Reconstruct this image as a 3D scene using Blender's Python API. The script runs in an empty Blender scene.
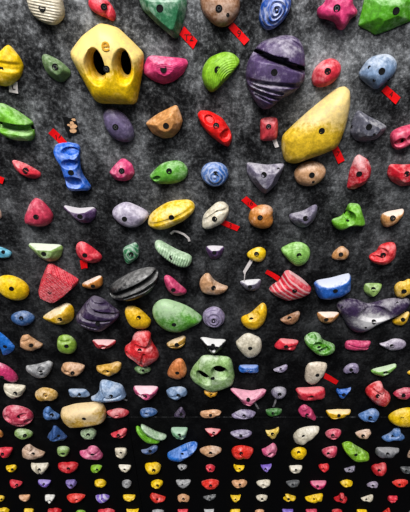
import bpy, math, random
from mathutils import Vector, Matrix

# ---------- geometry of the holds (wall frame: x along the wall, y up the wall, h out of the wall; metres)
def circ(n=12, ph=0.0, rx=1.0, ry=1.0):
    return [(rx * math.cos(ph + 2 * math.pi * i / n), ry * math.sin(ph + 2 * math.pi * i / n)) for i in range(n)]

SHAPES = {
    'oval': circ(14),
    'half': [(-1, .62), (-.9, .95), (0, 1), (.9, .95), (1, .62), (.82, -.25), (.45, -.85), (0, -1), (-.45, -.85), (-.82, -.25)],
    'drop': [(1, .35), (.55, .85), (0, 1), (-.6, .85), (-1, .2), (-.9, -.5), (-.4, -1), (.15, -.9), (.6, -.4)],
    'leaf': [(-1, -.05), (-.6, .6), (0, .95), (.6, .75), (1, .1), (.6, -.65), (0, -1), (-.6, -.7)],
    'tri': [(0, 1), (.25, .9), (1, -.6), (.9, -1), (0, -.95), (-.9, -1), (-1, -.6), (-.25, .9)],
    'trid': [(-1, .8), (-.7, 1), (.8, .95), (1, .6), (.2, -.9), (0, -1), (-.25, -.9)],
    'wedge': [(-1, -.35), (.1, .55), (.75, 1), (1, .7), (.9, -.4), (.5, -.95), (-.3, -1)],
    'bar': [(-1, .7), (-.8, 1), (.8, 1), (1, .7), (1, -.7), (.8, -1), (-.8, -1), (-1, -.7)],
    'slabp': [(-1, -.4), (-.85, .8), (-.6, 1), (.9, .9), (1, .5), (.9, -.7), (.6, -1), (-.7, -.95)],
    'hex': [(-1, .1), (-.55, .95), (.45, 1), (1, .3), (.75, -.8), (-.1, -1), (-.8, -.75)],
    'shield': [(-1, .75), (-.75, 1), (.75, .95), (1, .7), (.85, -.3), (.1, -1), (-.15, -1), (-.9, -.3)],
    'tripod': [(-.25, 1), (.3, .95), (.4, .2), (1, -.5), (.85, -1), (.3, -.7), (-.3, -.75), (-.85, -.95), (-1, -.5), (-.35, .1)],
    'banana': [(-1, .25), (-.8, .75), (-.3, .75), (.3, .85), (.85, 1), (1, .6), (.7, -.2), (.1, -.9), (-.5, -1), (-.9, -.45)],
    'blob': [(-1, .3), (-.65, .75), (-.2, .7), (.1, 1), (.6, .9), (1, .2), (.8, -.5), (.35, -.7), (0, -1), (-.6, -.85), (-.9, -.3)],
    'pinch': [(-1, .9), (-.55, .6), (.5, .7), (1, 1), (.95, .3), (.6, -.2), (.3, -1), (-.3, -.95), (-.6, -.3), (-.95, .2)],
    'arch': [(-1, -.5), (-.8, .4), (-.2, 1), (.5, .9), (.95, .2), (1, -.7), (.6, -1), (.3, -.35), (-.2, -.3), (-.5, -.9), (-.85, -1)],
}

def unit_outline(pts, rot, bend, c):
    a = math.radians(rot)
    P = [(x, y + bend * (x * x - .5)) for x, y in pts]
    P = [(x * math.cos(a) - y * math.sin(a), x * math.sin(a) + y * math.cos(a)) for x, y in P]
    for k in range(3):
        q = c if k == 0 else .25
        R = []
        for i in range(len(P)):
            (x0, y0), (x1, y1) = P[i], P[(i + 1) % len(P)]
            R += [(x0 + q * (x1 - x0), y0 + q * (y1 - y0)), (x1 - q * (x1 - x0), y1 - q * (y1 - y0))]
        P = R
    xa, xb = min(p[0] for p in P), max(p[0] for p in P)
    ya, yb = min(p[1] for p in P), max(p[1] for p in P)
    return [((x - xa) / (xb - xa) * 2 - 1, (y - ya) / (yb - ya) * 2 - 1) for x, y in P]

def resample(P, n, asp):
    L = [0.0]
    for i in range(len(P)):
        (x0, y0), (x1, y1) = P[i], P[(i + 1) % len(P)]
        L.append(L[-1] + math.hypot((x1 - x0) * asp, y1 - y0))
    out, j = [], 0
    for k in range(n):
        t = L[-1] * k / n
        while L[j + 1] < t: j += 1
        f = (t - L[j]) / max(1e-9, L[j + 1] - L[j])
        (x0, y0), (x1, y1) = P[j], P[(j + 1) % len(P)]
        out.append((x0 + f * (x1 - x0), y0 + f * (y1 - y0)))
    return out

def sstep(a, b, x):
    t = min(1, max(0, (x - a) / (b - a)))
    return t * t * (3 - 2 * t)

def hold_grid(d, N, M):
    """rings of points from the rim (j = 0, on the wall) to the crown; returns [[(x, y, h)]] and the crown point"""
    rnd = random.Random(d['seed'])
    Lx, Ly, H = d['Lx'] / 2, d['Ly'] / 2, d['H']
    base = resample(unit_outline(d['pts'], d.get('rot', 0), d.get('bend', 0), d.get('c', .25)), N, Lx / Ly)
    wob = d.get('wob', .03)
    ph = [rnd.uniform(0, 6.28) for _ in range(6)]
    rim = []
    for i, (x, y) in enumerate(base):
        a = 2 * math.pi * i / N
        k = 1 + wob * (math.sin(2 * a + ph[0]) * .5 + math.sin(3 * a + ph[1]) * .5 + math.sin(5 * a + ph[2]) * .3)
        rim.append((x * k, y * k))
    px, py = d.get('peak', (0, 0))
    prof = d.get('prof', 'dome')
    p, q = d.get('pq', {'dome': (2.2, 2.0), 'slab': (5, 2.2), 'facet': (1, 1)}[prof])
    flat = d.get('flat', .5)
    tx, ty = d.get('tilt', (0, 0))
    nz = d.get('noise', .03)
    dents, ribs = d.get('dents', ()), d.get('ribs', ())
    bl = d.get('_bolt')
    def height(x, y, r):
        if prof == 'facet':
            t = min(1.0, .1 + (1 - r) / (1 - flat) * .9) if r < 1 else 0.0
            h = .72 * t + .28 * math.sqrt(max(0, 1 - r ** 2.2)) if t < 1 else .72 + .28 * math.sqrt(max(0, 1 - r ** 2.2))
        else:
            h = max(0.0, 1 - r ** p) ** (1 / q)
        h *= 1 + tx * x + ty * y
        edge = sstep(1.0, .8, r)
        h += edge * nz * (math.sin(3.1 * x + ph[3]) * math.sin(2.7 * y + ph[4]) + .6 * math.sin(6.3 * x + 4 * y + ph[5]))
        for kind, ang, n, amp in ribs:
            if kind == 'ring':
                t = r * n
                w = abs((t % 1) - .5) * 2
            elif kind == 'arc':
                t = math.hypot(x - ang[0], (y - ang[1])) * n
                w = abs((t % 1) - .5) * 2
            else:
                a = math.radians(ang)
                t = (x * math.cos(a) * Lx / max(Lx, Ly) + y * math.sin(a) * Ly / max(Lx, Ly)) * n
                w = (t % 1) if kind == 'saw' else .5 + .5 * math.sin(6.283 * t)
            h += edge * amp * (w - .5)
        for dx, dy, rx, ry, rot, dep in dents:
            a = math.radians(rot)
            ux, uy = (x - dx) * Lx, (y - dy) * Ly
            m = min(Lx, Ly) if d.get('iso', 1) else 1
            vx = (ux * math.cos(a) + uy * math.sin(a)) / (rx * m)
            vy = (-ux * math.sin(a) + uy * math.cos(a)) / (ry * m)
            k = sstep(1.15, .7, math.hypot(vx, vy))
            if dep > 1: h = h * (1 - k) + k * (1 - dep)
            elif dep < 0: h -= k * dep
            else: h -= k * dep * min(1, h * 1.5)
        if d.get('creases'):
            for cx0, cy0, cx1, cy1, wd, dep in d['creases']:
                vx, vy = cx1 - cx0, cy1 - cy0
                t = min(1, max(0, ((x - cx0) * vx + (y - cy0) * vy) / (vx * vx + vy * vy)))
                dd = math.hypot(x - cx0 - t * vx, y - cy0 - t * vy)
                h -= dep * sstep(wd, wd * .3, dd) * min(1, h * 1.5)
        return h * H
    rings = []
    for j in range(M):
        t = j / M
        r = 1 - t ** 1.45
        row = []
        for (x, y) in rim:
            X, Y = px + (x - px) * r, py + (y - py) * r
            row.append((X * Lx, Y * Ly, 0.0 if j == 0 else height(X, Y, r)))
        rings.append(row)
    return rings, (px * Lx, py * Ly, height(px, py, 0.0))


HOLDS = [
{'seed': 7, 'prof': 'slab', 'ribs': [('sin', 80, 7, 0.06)], 'bolt': [-0.057, 0.117], 'shape': [(-1.0, 1.0), (0.947, 1.0), (1.0, 0.03), (0.842, -0.576), (0.368, -1.0), (-0.158, -0.909), (-0.684, -0.515), (-0.947, 0.03)], 'at': (-0.5478, 4.1208), 'size': (0.1239, 0.0977, 0.0391), 'col': 'cream', 'chalk': 0.3, 'pat': 'grain', 'res': (120, 40), 'label': 'cream hold with wavy wood-like ridges, above the big yellow pentagon'},
{'seed': 8, 'peak': (-0.2, -0.1), 'creases': [(-1, 0.2, 1, -0.05, 0.3, 0.2)], 'c': 0.15, 'bolt': [-0.29, -0.06], 'shape': [(-1.0, 0.268), (-0.492, 0.512), (0.333, 1.0), (0.905, 0.415), (1.0, -0.024), (0.651, -0.561), (0.016, -0.902), (-0.492, -1.0), (-1.0, -0.902)], 'at': (-0.7282, 3.9381), 'size': (0.1121, 0.1424, 0.0448), 'col': 'yellow', 'chalk': 0.3, 'res': (120, 40), 'label': 'yellow hold with a pointed top, just above the white paper tag'},
{'seed': 9, 'prof': 'facet', 'flat': 0.45, 'peak': (0.25, 0.2), 'bolt': [0.105, 0.195], 'shape': [(-1.0, 0.571), (-0.862, 0.929), (-0.586, 1.0), (0.241, 0.571), (1.0, -0.143), (0.862, -0.571), (0.241, -1.0), (-0.379, -0.786), (-0.862, -0.214)], 'at': (-0.5489, 3.9309), 'size': (0.0973, 0.097, 0.0369), 'col': 'sage', 'chalk': 0.35, 'ring': 1, 'res': (80, 24), 'label': 'grey-green half-moon hold left of the big yellow pentagon'},
{'seed': 10, 'creases': [(0.1, -1, 0.5, 0.2, 0.25, 0.3)], 'bolt': [0.25, 0.169], 'shape': [(-1.0, 0.44), (-0.818, 1.0), (0.127, 0.92), (0.636, 0.36), (1.0, -0.44), (0.709, -1.0), (0.273, -0.68), (-0.382, -0.44), (-0.891, -0.04)], 'at': (-0.3553, 4.1219), 'size': (0.0904, 0.0758, 0.0303), 'col': 'red', 'chalk': 0.25, 'ring': 1, 'res': (80, 24), 'label': 'pinkish red two-lobed hold above the big yellow pentagon'},
{'seed': 11, 'prof': 'slab', 'pq': (3.2, 1.9), 'c': 0.12, 'wob': 0, 'dents': [(-0.259, -0.002, 0.267, 0.392, 14, 0.32), (0.484, 0.031, 0.253, 0.429, 0, 0.28), (-0.232, 0.075, 0.224, 0.402, 6, 1.15), (0.491, 0.073, 0.179, 0.376, 0, 1.15)], 'bolt': [0.06, 0.014], 'mark': [0.096, 0.566], 'shape': [(-0.123, 1.0), (0.342, 0.9), (1.0, 0.3), (0.945, -0.05), (0.699, -0.925), (0.616, -1.0), (-0.37, -0.975), (-0.534, -0.85), (-1.0, 0.2), (-1.0, 0.35), (-0.644, 0.7)], 'at': (-0.3551, 3.9397), 'size': (0.2643, 0.2737, 0.0899), 'col': 'yellow', 'chalk': 0.3, 'chalkz': 2.1, 'ring': 1, 'res': (150, 50), 'label': 'big yellow pentagon hold with two deep oval pockets and an embossed e'},
{'seed': 12, 'prof': 'facet', 'flat': 0.6, 'peak': (0.1, 0.1), 'c': 0.1, 'bolt': [-0.113, 0.364], 'shape': [(-1.0, 1.0), (1.0, 1.0), (1.0, 0.478), (0.833, -0.304), (0.583, -1.0), (0.375, -1.0), (-0.333, -0.391), (-0.917, 0.261), (-1.0, 0.565)], 'at': (-0.1427, 4.1003), 'size': (0.1617, 0.1376, 0.0495), 'col': 'teal', 'chalk': 0.5, 'res': (120, 40), 'label': 'teal green wedge block with red tape tag at its lower corner'},
{'seed': 13, 'prof': 'facet', 'flat': 0.4, 'peak': (0, 0.25), 'ribs': [('arc', (0, 1.2), 9, 0.03)], 'c': 0.15, 'bolt': [-0.06, 0.225], 'shape': [(-1.0, 0.263), (-0.798, 0.895), (-0.573, 1.0), (0.91, 0.825), (1.0, 0.474), (0.73, -0.228), (0.326, -0.789), (-0.124, -1.0), (-0.618, -0.719), (-0.978, -0.228)], 'at': (-0.145, 3.9235), 'size': (0.1654, 0.0986, 0.0414), 'col': 'pink', 'chalk': 0.25, 'res': (120, 40), 'label': 'pink half-moon hold right of the big yellow pentagon'},
{'seed': 14, 'pq': (3, 2), 'bolt': [-0.059, 0.04], 'screws': [[0.373, -0.296]], 'shape': [(-1.0, 1.0), (0.8, 1.0), (1.0, 0.189), (0.85, -0.514), (0.4, -1.0), (-0.2, -1.0), (-0.8, -0.405), (-1.0, 0.189)], 'at': (0.052, 4.1217), 'size': (0.1401, 0.1097, 0.0439), 'col': 'brown', 'chalk': 0.3, 'ring': 1, 'res': (120, 40), 'label': 'rounded brown hold at top centre with red tape tag below'},
{'seed': 15, 'peak': (0.1, -0.05), 'ribs': [('arc', (0.6, -0.3), 9, 0.05)], 'c': 0.2, 'bolt': [-0.181, 0.253], 'shape': [(1.0, 0.55), (0.6, 0.9), (0.067, 1.0), (-0.573, 0.8), (-0.947, 0.3), (-1.0, -0.2), (-0.84, -0.7), (-0.573, -1.0), (-0.36, -0.95), (0.333, -0.25)], 'at': (0.0587, 3.9149), 'size': (0.1408, 0.1371, 0.0576), 'col': 'lime', 'chalk': 0.12, 'res': (120, 40), 'label': 'lime green half-moon hold with contour ridges and a slanted straight edge'},
{'seed': 16, 'ribs': [('ring', 0, 4, 0.16)], 'bolt': [0.104, 0.086], 'shape': [(-0.625, 0.8), (0.312, 1.0), (0.938, 0.7), (1.0, 0.1), (0.562, -0.6), (0.0, -0.95), (-0.562, -1.0), (-1.0, -0.6), (-0.938, 0.1)], 'at': (0.242, 4.1174), 'size': (0.109, 0.1201, 0.0458), 'col': 'blue', 'chalk': 0.4, 'pat': 'swirl', 'ring': 1, 'res': (120, 40), 'label': 'blue hold with white spiral grooves at the top edge'},
{'seed': 17, 'prof': 'slab', 'pq': (2.6, 2), 'creases': [(-0.8, 0.62, 1, 0.12, 0.1, 0.75), (-0.9, 0.5, 0.2, 0.42, 0.1, 0.35), (-1, -0.12, 0.9, -0.25, 0.08, 0.16), (-0.95, -0.35, 0.3, -0.62, 0.07, 0.2), (-0.9, -0.22, 0.2, -0.45, 0.05, 0.14), (-0.7, -0.5, 0.1, -0.74, 0.05, 0.1), (0.2, 0.95, 0.9, 0.6, 0.08, 0.15)], 'wob': 0.03, 'bolt': [-0.175, 0.15], 'shape': [(-0.785, 0.622), (-0.582, 0.811), (-0.178, 0.919), (0.226, 1.0), (0.63, 0.919), (0.865, 0.649), (1.0, 0.162), (0.966, -0.216), (0.596, -0.514), (0.226, -0.703), (-0.111, -0.973), (-0.414, -1.0), (-0.717, -0.703), (-0.919, -0.324), (-1.0, 0.0), (-0.953, 0.378)], 'at': (0.2633, 3.9114), 'size': (0.2164, 0.2596, 0.0909), 'col': 'purple', 'chalk': 0.36, 'res': (150, 50), 'label': 'big purple boulder-like hold split by a dark diagonal crevice'},
{'seed': 18, 'prof': 'slab', 'pq': (3, 2), 'c': 0.2, 'bolt': [-0.229, 0.157], 'shape': [(-1.0, -0.15), (-1.0, 0.15), (-0.7, 0.35), (-0.5, 1.0), (0.65, 1.0), (0.7, 0.35), (1.0, 0.05), (1.0, -0.2), (0.7, -0.35), (0.6, -0.7), (0.45, -1.0), (0.2, -0.95), (-0.05, -0.55), (-0.45, -0.425), (-0.85, -0.35)], 'at': (0.4579, 4.1154), 'size': (0.1358, 0.1229, 0.0553), 'col': 'pink', 'chalk': 0.25, 'ring': 1, 'res': (120, 40), 'label': 'pink bone-shaped pinch hold at the top edge'},
{'seed': 19, 'prof': 'facet', 'flat': 0.35, 'peak': (-0.1, 0.1), 'c': 0.06, 'bolt': [0.156, 0.175], 'shape': [(-1.0, -0.571), (-0.949, 1.0), (1.0, 1.0), (1.0, -0.333), (0.35, -0.714), (-0.299, -1.0), (-0.538, -0.81)], 'at': (0.6335, 4.1062), 'size': (0.1874, 0.1266, 0.038), 'col': 'green', 'chalk': 0.4, 'res': (120, 40), 'label': 'big faceted green hold cut off by the upper right corner'},
{'seed': 20, 'bend': 0, 'rot': 40, 'bolt': [-0.091, 0.243], 'shape': [(1.0, 0.0), (0.901, 0.325), (0.623, 0.586), (0.223, 0.731), (-0.223, 0.731), (-0.623, 0.586), (-0.901, 0.325), (-1.0, 0.0), (-0.901, -0.325), (-0.623, -0.586), (-0.223, -0.731), (0.223, -0.731), (0.623, -0.586), (0.901, -0.325)], 'at': (0.4512, 3.914), 'size': (0.106, 0.0983, 0.0413), 'col': 'red', 'chalk': 0.3, 'res': (80, 24), 'label': 'plain red oval hold right of the big purple boulder'},
{'seed': 21, 'bolt': [-0.011, 0.165], 'screws': [[-0.63, 0.339], [-0.298, -0.34], [0.559, -0.353]], 'shape': [(-1.0, -0.2), (-0.895, 0.2), (-0.526, 0.771), (0.0, 0.971), (0.526, 1.0), (0.947, 0.657), (1.0, 0.2), (0.789, -0.314), (0.316, -0.829), (0.053, -1.0), (-0.421, -0.657)], 'at': (0.64, 3.9182), 'size': (0.1322, 0.1229, 0.0516), 'col': 'greyblue', 'chalk': 0.55, 'res': (120, 40), 'label': 'chalky grey-blue egg-shaped hold with several screw holes and a red tag'},
{'seed': 22, 'prof': 'slab', 'pq': (4, 2.2), 'creases': [(-1, 0, 1.1, -0.3, 0.3, 0.7)], 'c': 0.12, 'bolt': [0.04, 0.064], 'shape': [(-1.0, 1.0), (-0.463, 0.947), (0.268, 0.579), (1.0, 0.0), (0.951, -0.368), (0.951, -0.684), (0.756, -1.0), (0.024, -0.974), (-1.0, -0.579)], 'at': (-0.7477, 3.7329), 'size': (0.1333, 0.1443, 0.06), 'col': 'lime2', 'chalk': 0.35, 'res': (120, 40), 'label': 'green hold with a deep sideways groove at the left edge'},
{'seed': 23, 'prof': 'slab', 'pq': (4, 2.2), 'c': 0.15, 'dents': [(0.194, 0.716, 0.545, 0.33, 0, 0.4), (0.078, 0.286, 0.487, 0.305, 0, 0.4), (0.079, -0.491, 0.6, 0.393, -8, 0.45)], 'bolt': [0.08, -0.047], 'shape': [(-1.0, 0.755), (-0.784, 0.939), (-0.135, 1.0), (0.568, 0.939), (0.703, 0.796), (0.568, 0.429), (0.514, 0.102), (0.568, -0.306), (1.0, -0.837), (0.892, -1.0), (-0.459, -1.0), (-0.568, -0.388), (-0.676, 0.184), (-0.946, 0.551)], 'at': (-0.5563, 3.5459), 'size': (0.1289, 0.2076, 0.0516), 'col': 'blue2', 'chalk': 0.4, 'res': (150, 50), 'label': 'bright blue tall hold with finger pockets stacked up its front'},
{'seed': 24, 'prof': 'facet', 'flat': 0.4, 'peak': (0, 0.1), 'bolt': [0.148, 0.205], 'shape': [(-1.0, 0.784), (-0.825, 1.0), (-0.123, 0.676), (0.649, 0.027), (1.0, -0.405), (0.86, -0.838), (0.368, -1.0), (-0.263, -0.73), (-0.825, -0.081)], 'at': (-0.7506, 3.536), 'size': (0.1092, 0.0823, 0.037), 'col': 'red', 'chalk': 0.4, 'res': (80, 24), 'label': 'small pinkish red half-moon hold under the green grooved one'},
{'seed': 25, 'creases': [(-0.2, 1, 0.8, 0.1, 0.14, 0.2)], 'bolt': [-0.117, 0.071], 'shape': [(-0.968, 0.714), (-0.581, 1.0), (0.065, 0.886), (0.71, 0.371), (1.0, -0.314), (0.839, -0.829), (0.258, -1.0), (-0.452, -0.771), (-0.903, -0.2), (-1.0, 0.314)], 'at': (-0.3422, 3.7211), 'size': (0.1146, 0.1372, 0.0458), 'col': 'violetgrey', 'chalk': 0.35, 'ring': 1, 'res': (120, 40), 'label': 'dark violet-grey oval hold beneath the big yellow pentagon'},
{'seed': 26, 'prof': 'facet', 'flat': 0.42, 'peak': (0.15, 0.1), 'c': 0.1, 'bolt': [0.146, -0.031], 'shape': [(-1.0, -0.077), (-0.252, 0.538), (0.634, 1.0), (0.745, 0.908), (1.0, 0.046), (0.856, -0.508), (0.413, -0.938), (-0.086, -1.0), (-0.64, -0.692)], 'at': (-0.1614, 3.7336), 'size': (0.147, 0.127, 0.0533), 'col': 'tan2', 'chalk': 0.2, 'res': (120, 40), 'label': 'orange-brown half-moon hold with a pointed upper corner'},
{'seed': 27, 'dents': [(-0.3, 0.62, 0.3, 0.22, -30, 0.35), (0.6, -0.2, 0.3, 0.3, 0, 0.4)], 'c': 0.15, 'bolt': [0.066, 0.368], 'shape': [(-1.0, 0.803), (-0.824, 1.0), (-0.294, 0.972), (0.412, 0.577), (0.882, -0.042), (1.0, -0.493), (0.824, -1.0), (0.353, -0.775), (-0.294, -0.268), (-0.765, 0.296)], 'at': (0.0389, 3.7073), 'size': (0.14, 0.143, 0.0588), 'col': 'brightred', 'chalk': 0.03, 'ring': 1, 'res': (120, 40), 'label': 'bright red triangular hold with round finger dents'},
{'seed': 28, 'rot': 4, 'bolt': [-0.19, 0.38], 'shape': 'bar', 'at': (0.2554, 3.7053), 'size': (0.073, 0.0938, 0.0328), 'col': 'dustyred', 'chalk': 0.2, 'ring': 1, 'res': (80, 24), 'label': 'small dusty red rounded-square hold left of the big yellow wedge'},
{'seed': 29, 'prof': 'slab', 'pq': (3, 2), 'peak': (0.1, -0.1), 'c': 0.15, 'bolt': [0.092, 0.032], 'screws': [[0.858, -0.206]], 'shape': [(-1.0, -0.316), (-0.956, -0.184), (-0.314, 0.395), (0.504, 0.947), (0.737, 1.0), (0.912, 0.921), (1.0, 0.605), (0.985, 0.0), (0.883, -0.395), (0.766, -0.553), (0.066, -0.816), (-0.518, -1.0), (-0.81, -0.921), (-0.956, -0.605)], 'at': (0.4357, 3.7149), 'size': (0.249, 0.2963, 0.0747), 'col': 'mustard', 'chalk': 0.3, 'chalkz': 1.6, 'res': (150, 50), 'label': 'largest pale yellow wedge sloper on the upper right'},
{'seed': 30, 'prof': 'facet', 'flat': 0.45, 'peak': (0, 0.1), 'c': 0.14, 'bolt': [-0.22, 0.199], 'screws': [[0.14, -0.289], [-0.961, 0.063]], 'shape': [(-0.861, 0.869), (-0.722, 1.0), (0.222, 0.475), (1.0, 0.016), (0.889, -0.377), (0.556, -0.836), (0.0, -1.0), (-0.611, -0.902), (-1.0, -0.443), (-1.0, 0.213)], 'at': (0.6509, 3.7158), 'size': (0.1403, 0.1227, 0.0515), 'col': 'slate', 'chalk': 0.5, 'res': (120, 40), 'label': 'slate grey half-moon hold beside the big yellow wedge'},
{'seed': 31, 'prof': 'slab', 'dents': [(-0.35, -0.25, 0.42, 0.32, 30, 0.5), (0.5, 0.1, 0.4, 0.32, 30, 0.5)], 'bolt': [-0.004, -0.224], 'shape': [(-1.0, -0.02), (-0.852, 0.451), (0.111, 0.843), (1.0, 1.0), (1.0, -0.412), (-0.037, -1.0), (-0.556, -0.961), (-0.852, -0.49)], 'at': (0.7944, 3.6765), 'size': (0.0946, 0.099, 0.0426), 'col': 'pink2', 'chalk': 0.25, 'res': (80, 24), 'label': 'pink hold with two finger hollows at the right edge'},
{'seed': 32, 'rot': 8, 'bolt': [-0.006, 0.175], 'screws': [[0.154, -0.41]], 'shape': [(1.0, 0.0), (0.901, 0.39), (0.623, 0.704), (0.223, 0.877), (-0.223, 0.877), (-0.623, 0.704), (-0.901, 0.39), (-1.0, 0.0), (-0.901, -0.39), (-0.623, -0.704), (-0.223, -0.877), (0.223, -0.877), (0.623, -0.704), (0.901, -0.39)], 'at': (0.4429, 3.5182), 'size': (0.1322, 0.1085, 0.0456), 'col': 'tan', 'chalk': 0.35, 'res': (120, 40), 'label': 'smooth tan oval hold under the big yellow wedge'},
{'seed': 33, 'prof': 'facet', 'flat': 0.45, 'peak': (0.1, 0), 'c': 0.14, 'bolt': [-0.313, 0.062], 'shape': [(-0.958, -0.942), (-1.0, -0.014), (-0.75, 0.797), (-0.417, 1.0), (0.417, 0.739), (0.917, 0.217), (1.0, -0.246), (0.667, -0.71), (-0.25, -1.0)], 'at': (0.656, 3.5239), 'size': (0.0932, 0.1509, 0.0392), 'col': 'crimson', 'chalk': 0.6, 'res': (120, 40), 'label': 'crimson hold with a chalk-whitened left face'},
{'seed': 34, 'prof': 'facet', 'flat': 0.45, 'peak': (0.1, 0.2), 'c': 0.13, 'bolt': [0.111, 0.418], 'shape': [(-1.0, 0.818), (-0.867, 1.0), (0.0, 0.955), (1.0, 0.955), (1.0, -0.818), (0.2, -1.0), (-0.533, -0.545), (-0.933, 0.091)], 'at': (0.8307, 3.5101), 'size': (0.1213, 0.0994, 0.0417), 'col': 'crimson', 'chalk': 0.3, 'res': (80, 24), 'label': 'crimson half-moon hold cut off by the right edge of the picture'},
{'seed': 35, 'prof': 'facet', 'flat': 0.4, 'c': 0.12, 'bolt': [0.149, 0.249], 'shape': [(-1.0, -0.2), (-0.755, 0.156), (0.061, 1.0), (0.388, 0.956), (0.878, 0.511), (1.0, -0.289), (0.714, -0.822), (0.143, -1.0), (-0.51, -0.867)], 'at': (-0.3514, 3.5335), 'size': (0.1057, 0.0984, 0.0443), 'col': 'pink', 'chalk': 0.35, 'ring': 1, 'res': (80, 24), 'label': 'small pink hold with cut corners under the violet-grey oval'},
{'seed': 36, 'dents': [(-0.6, -0.3, 0.35, 0.2, 30, 0.3)], 'bolt': [0.076, 0.378], 'shape': [(-1.0, -0.234), (-0.684, 0.191), (-0.316, 0.787), (0.158, 1.0), (0.684, 1.0), (1.0, 0.362), (0.974, -0.404), (0.632, -0.83), (-0.053, -1.0), (-0.632, -0.915), (-0.947, -0.574)], 'at': (-0.1547, 3.5237), 'size': (0.1605, 0.1028, 0.0432), 'col': 'green2', 'chalk': 0.4, 'res': (120, 40), 'label': 'green teardrop hold with a scooped left tip'},
{'seed': 37, 'ribs': [('ring', 0, 2.5, 0.12)], 'bolt': [0.044, 0.281], 'shape': 'oval', 'at': (0.0413, 3.5155), 'size': (0.118, 0.1061, 0.0424), 'col': 'blue3', 'chalk': 0.4, 'pat': 'swirl', 'ring': 1, 'res': (80, 24), 'label': 'round blue hold with chalky swirls under the bright red triangle'},
{'seed': 38, 'prof': 'facet', 'flat': 0.5, 'peak': (0, 0.2), 'c': 0.15, 'bolt': [-0.113, 0.509], 'screws': [[0.673, 0.748]], 'shape': [(-1.0, 0.967), (-0.813, 1.0), (0.147, 0.836), (1.0, 0.902), (0.973, 0.574), (0.733, -0.344), (0.2, -1.0), (-0.067, -0.869), (-0.653, -0.213), (-0.92, 0.311)], 'at': (0.2515, 3.4974), 'size': (0.155, 0.1397, 0.0559), 'col': 'violetgrey2', 'chalk': 0.45, 'res': (120, 40), 'label': 'grey-violet triangular hold pointing down, left of the tan oval'},
{'seed': 39, 'peak': (-0.1, -0.1), 'ribs': [('arc', (-1, -0.6), 8, 0.05)], 'c': 0.15, 'bolt': [0.113, 0.001], 'shape': [(-1.0, -0.684), (-0.896, -0.193), (-0.41, 0.579), (0.076, 1.0), (0.493, 0.754), (0.91, 0.158), (1.0, -0.263), (0.771, -0.754), (0.424, -0.965), (-0.062, -1.0), (-0.618, -0.895)], 'at': (-0.7471, 3.3356), 'size': (0.1277, 0.1391, 0.0511), 'col': 'rose', 'chalk': 0.25, 'res': (80, 24), 'label': 'rose red fan-shaped hold with curved contour ridges near the left edge'},
{'seed': 40, 'bolt': [0.156, -0.091], 'shape': 'oval', 'at': (-0.9293, 3.3298), 'size': (0.0353, 0.0597, 0.0141), 'col': 'peach', 'res': (48, 14), 'label': 'sliver of a pale peach hold cut off at the left edge'},
{'seed': 41, 'prof': 'facet', 'flat': 0.45, 'peak': (0, 0.5), 'c': 0.12, 'bolt': [0.091, 0.253], 'shape': [(-1.0, 0.829), (-0.877, 1.0), (-0.015, 0.714), (0.846, 0.829), (1.0, 0.486), (0.908, -0.314), (0.538, -0.886), (-0.015, -1.0), (-0.569, -0.314)], 'at': (-0.5555, 3.3236), 'size': (0.139, 0.0857, 0.0429), 'col': 'purple2', 'chalk': 0.3, 'ledge': 1.5, 'res': (120, 40), 'label': 'purple half-moon hold with a white ledge, under the blue ladder-like one'},
{'seed': 42, 'bolt': [-0.23, 0.046], 'shape': [(-1.0, -0.02), (-0.758, 0.608), (-0.154, 1.0), (0.396, 0.686), (1.0, 0.098), (0.945, -0.333), (0.505, -0.882), (0.011, -1.0), (-0.593, -0.725)], 'at': (-0.3332, 3.3241), 'size': (0.1639, 0.12, 0.054), 'col': 'lavender', 'chalk': 0.35, 'res': (120, 40), 'label': 'pale lavender egg-shaped hold left of the yellow banana-shaped one'},
{'seed': 43, 'peak': (0, 0.15), 'creases': [(-0.853, -0.476, 0.93, 0.654, 0.12, 0.05)], 'bolt': [0.073, 0.247], 'shape': [(-1.0, -0.433), (-0.872, -0.033), (-0.574, 0.367), (-0.064, 0.833), (0.532, 1.0), (0.83, 0.933), (1.0, 0.5), (0.83, 0.033), (0.362, -0.5), (-0.149, -0.9), (-0.66, -1.0), (-1.0, -0.767)], 'at': (-0.1527, 3.3269), 'size': (0.2151, 0.1431, 0.0715), 'col': 'yellow', 'chalk': 0.45, 'res': (120, 40), 'label': 'long yellow banana-shaped hold in the upper middle'},
{'seed': 44, 'creases': [(-0.9, -0.3, 0.1, 0.5, 0.14, 0.16), (0.1, 0.5, 0.8, 0.6, 0.14, 0.16)], 'bolt': [-0.084, 0.079], 'shape': [(-1.0, -0.709), (-0.926, 0.018), (-0.259, 0.673), (0.185, 1.0), (0.704, 0.964), (1.0, 0.455), (0.778, -0.273), (0.185, -0.782), (-0.481, -1.0), (-0.889, -0.964)], 'at': (0.0466, 3.3209), 'size': (0.1192, 0.1313, 0.0501), 'col': 'cream', 'chalk': 0.35, 'res': (80, 24), 'label': 'cream oval hold with a curved groove, between yellow banana and orange-brown one'},
{'seed': 45, 'bolt': [-0.194, 0.279], 'shape': [(-1.0, 0.046), (-0.796, 0.71), (-0.224, 1.0), (0.51, 0.959), (0.918, 0.627), (0.837, 0.212), (1.0, -0.369), (0.755, -0.784), (0.102, -1.0), (-0.633, -0.784), (-0.959, -0.369)], 'at': (0.2523, 3.3131), 'size': (0.1103, 0.1172, 0.0463), 'col': 'amber', 'chalk': 0.45, 'ring': 1, 'res': (80, 24), 'label': 'orange-brown round hold with a notched chalky right side'},
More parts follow.
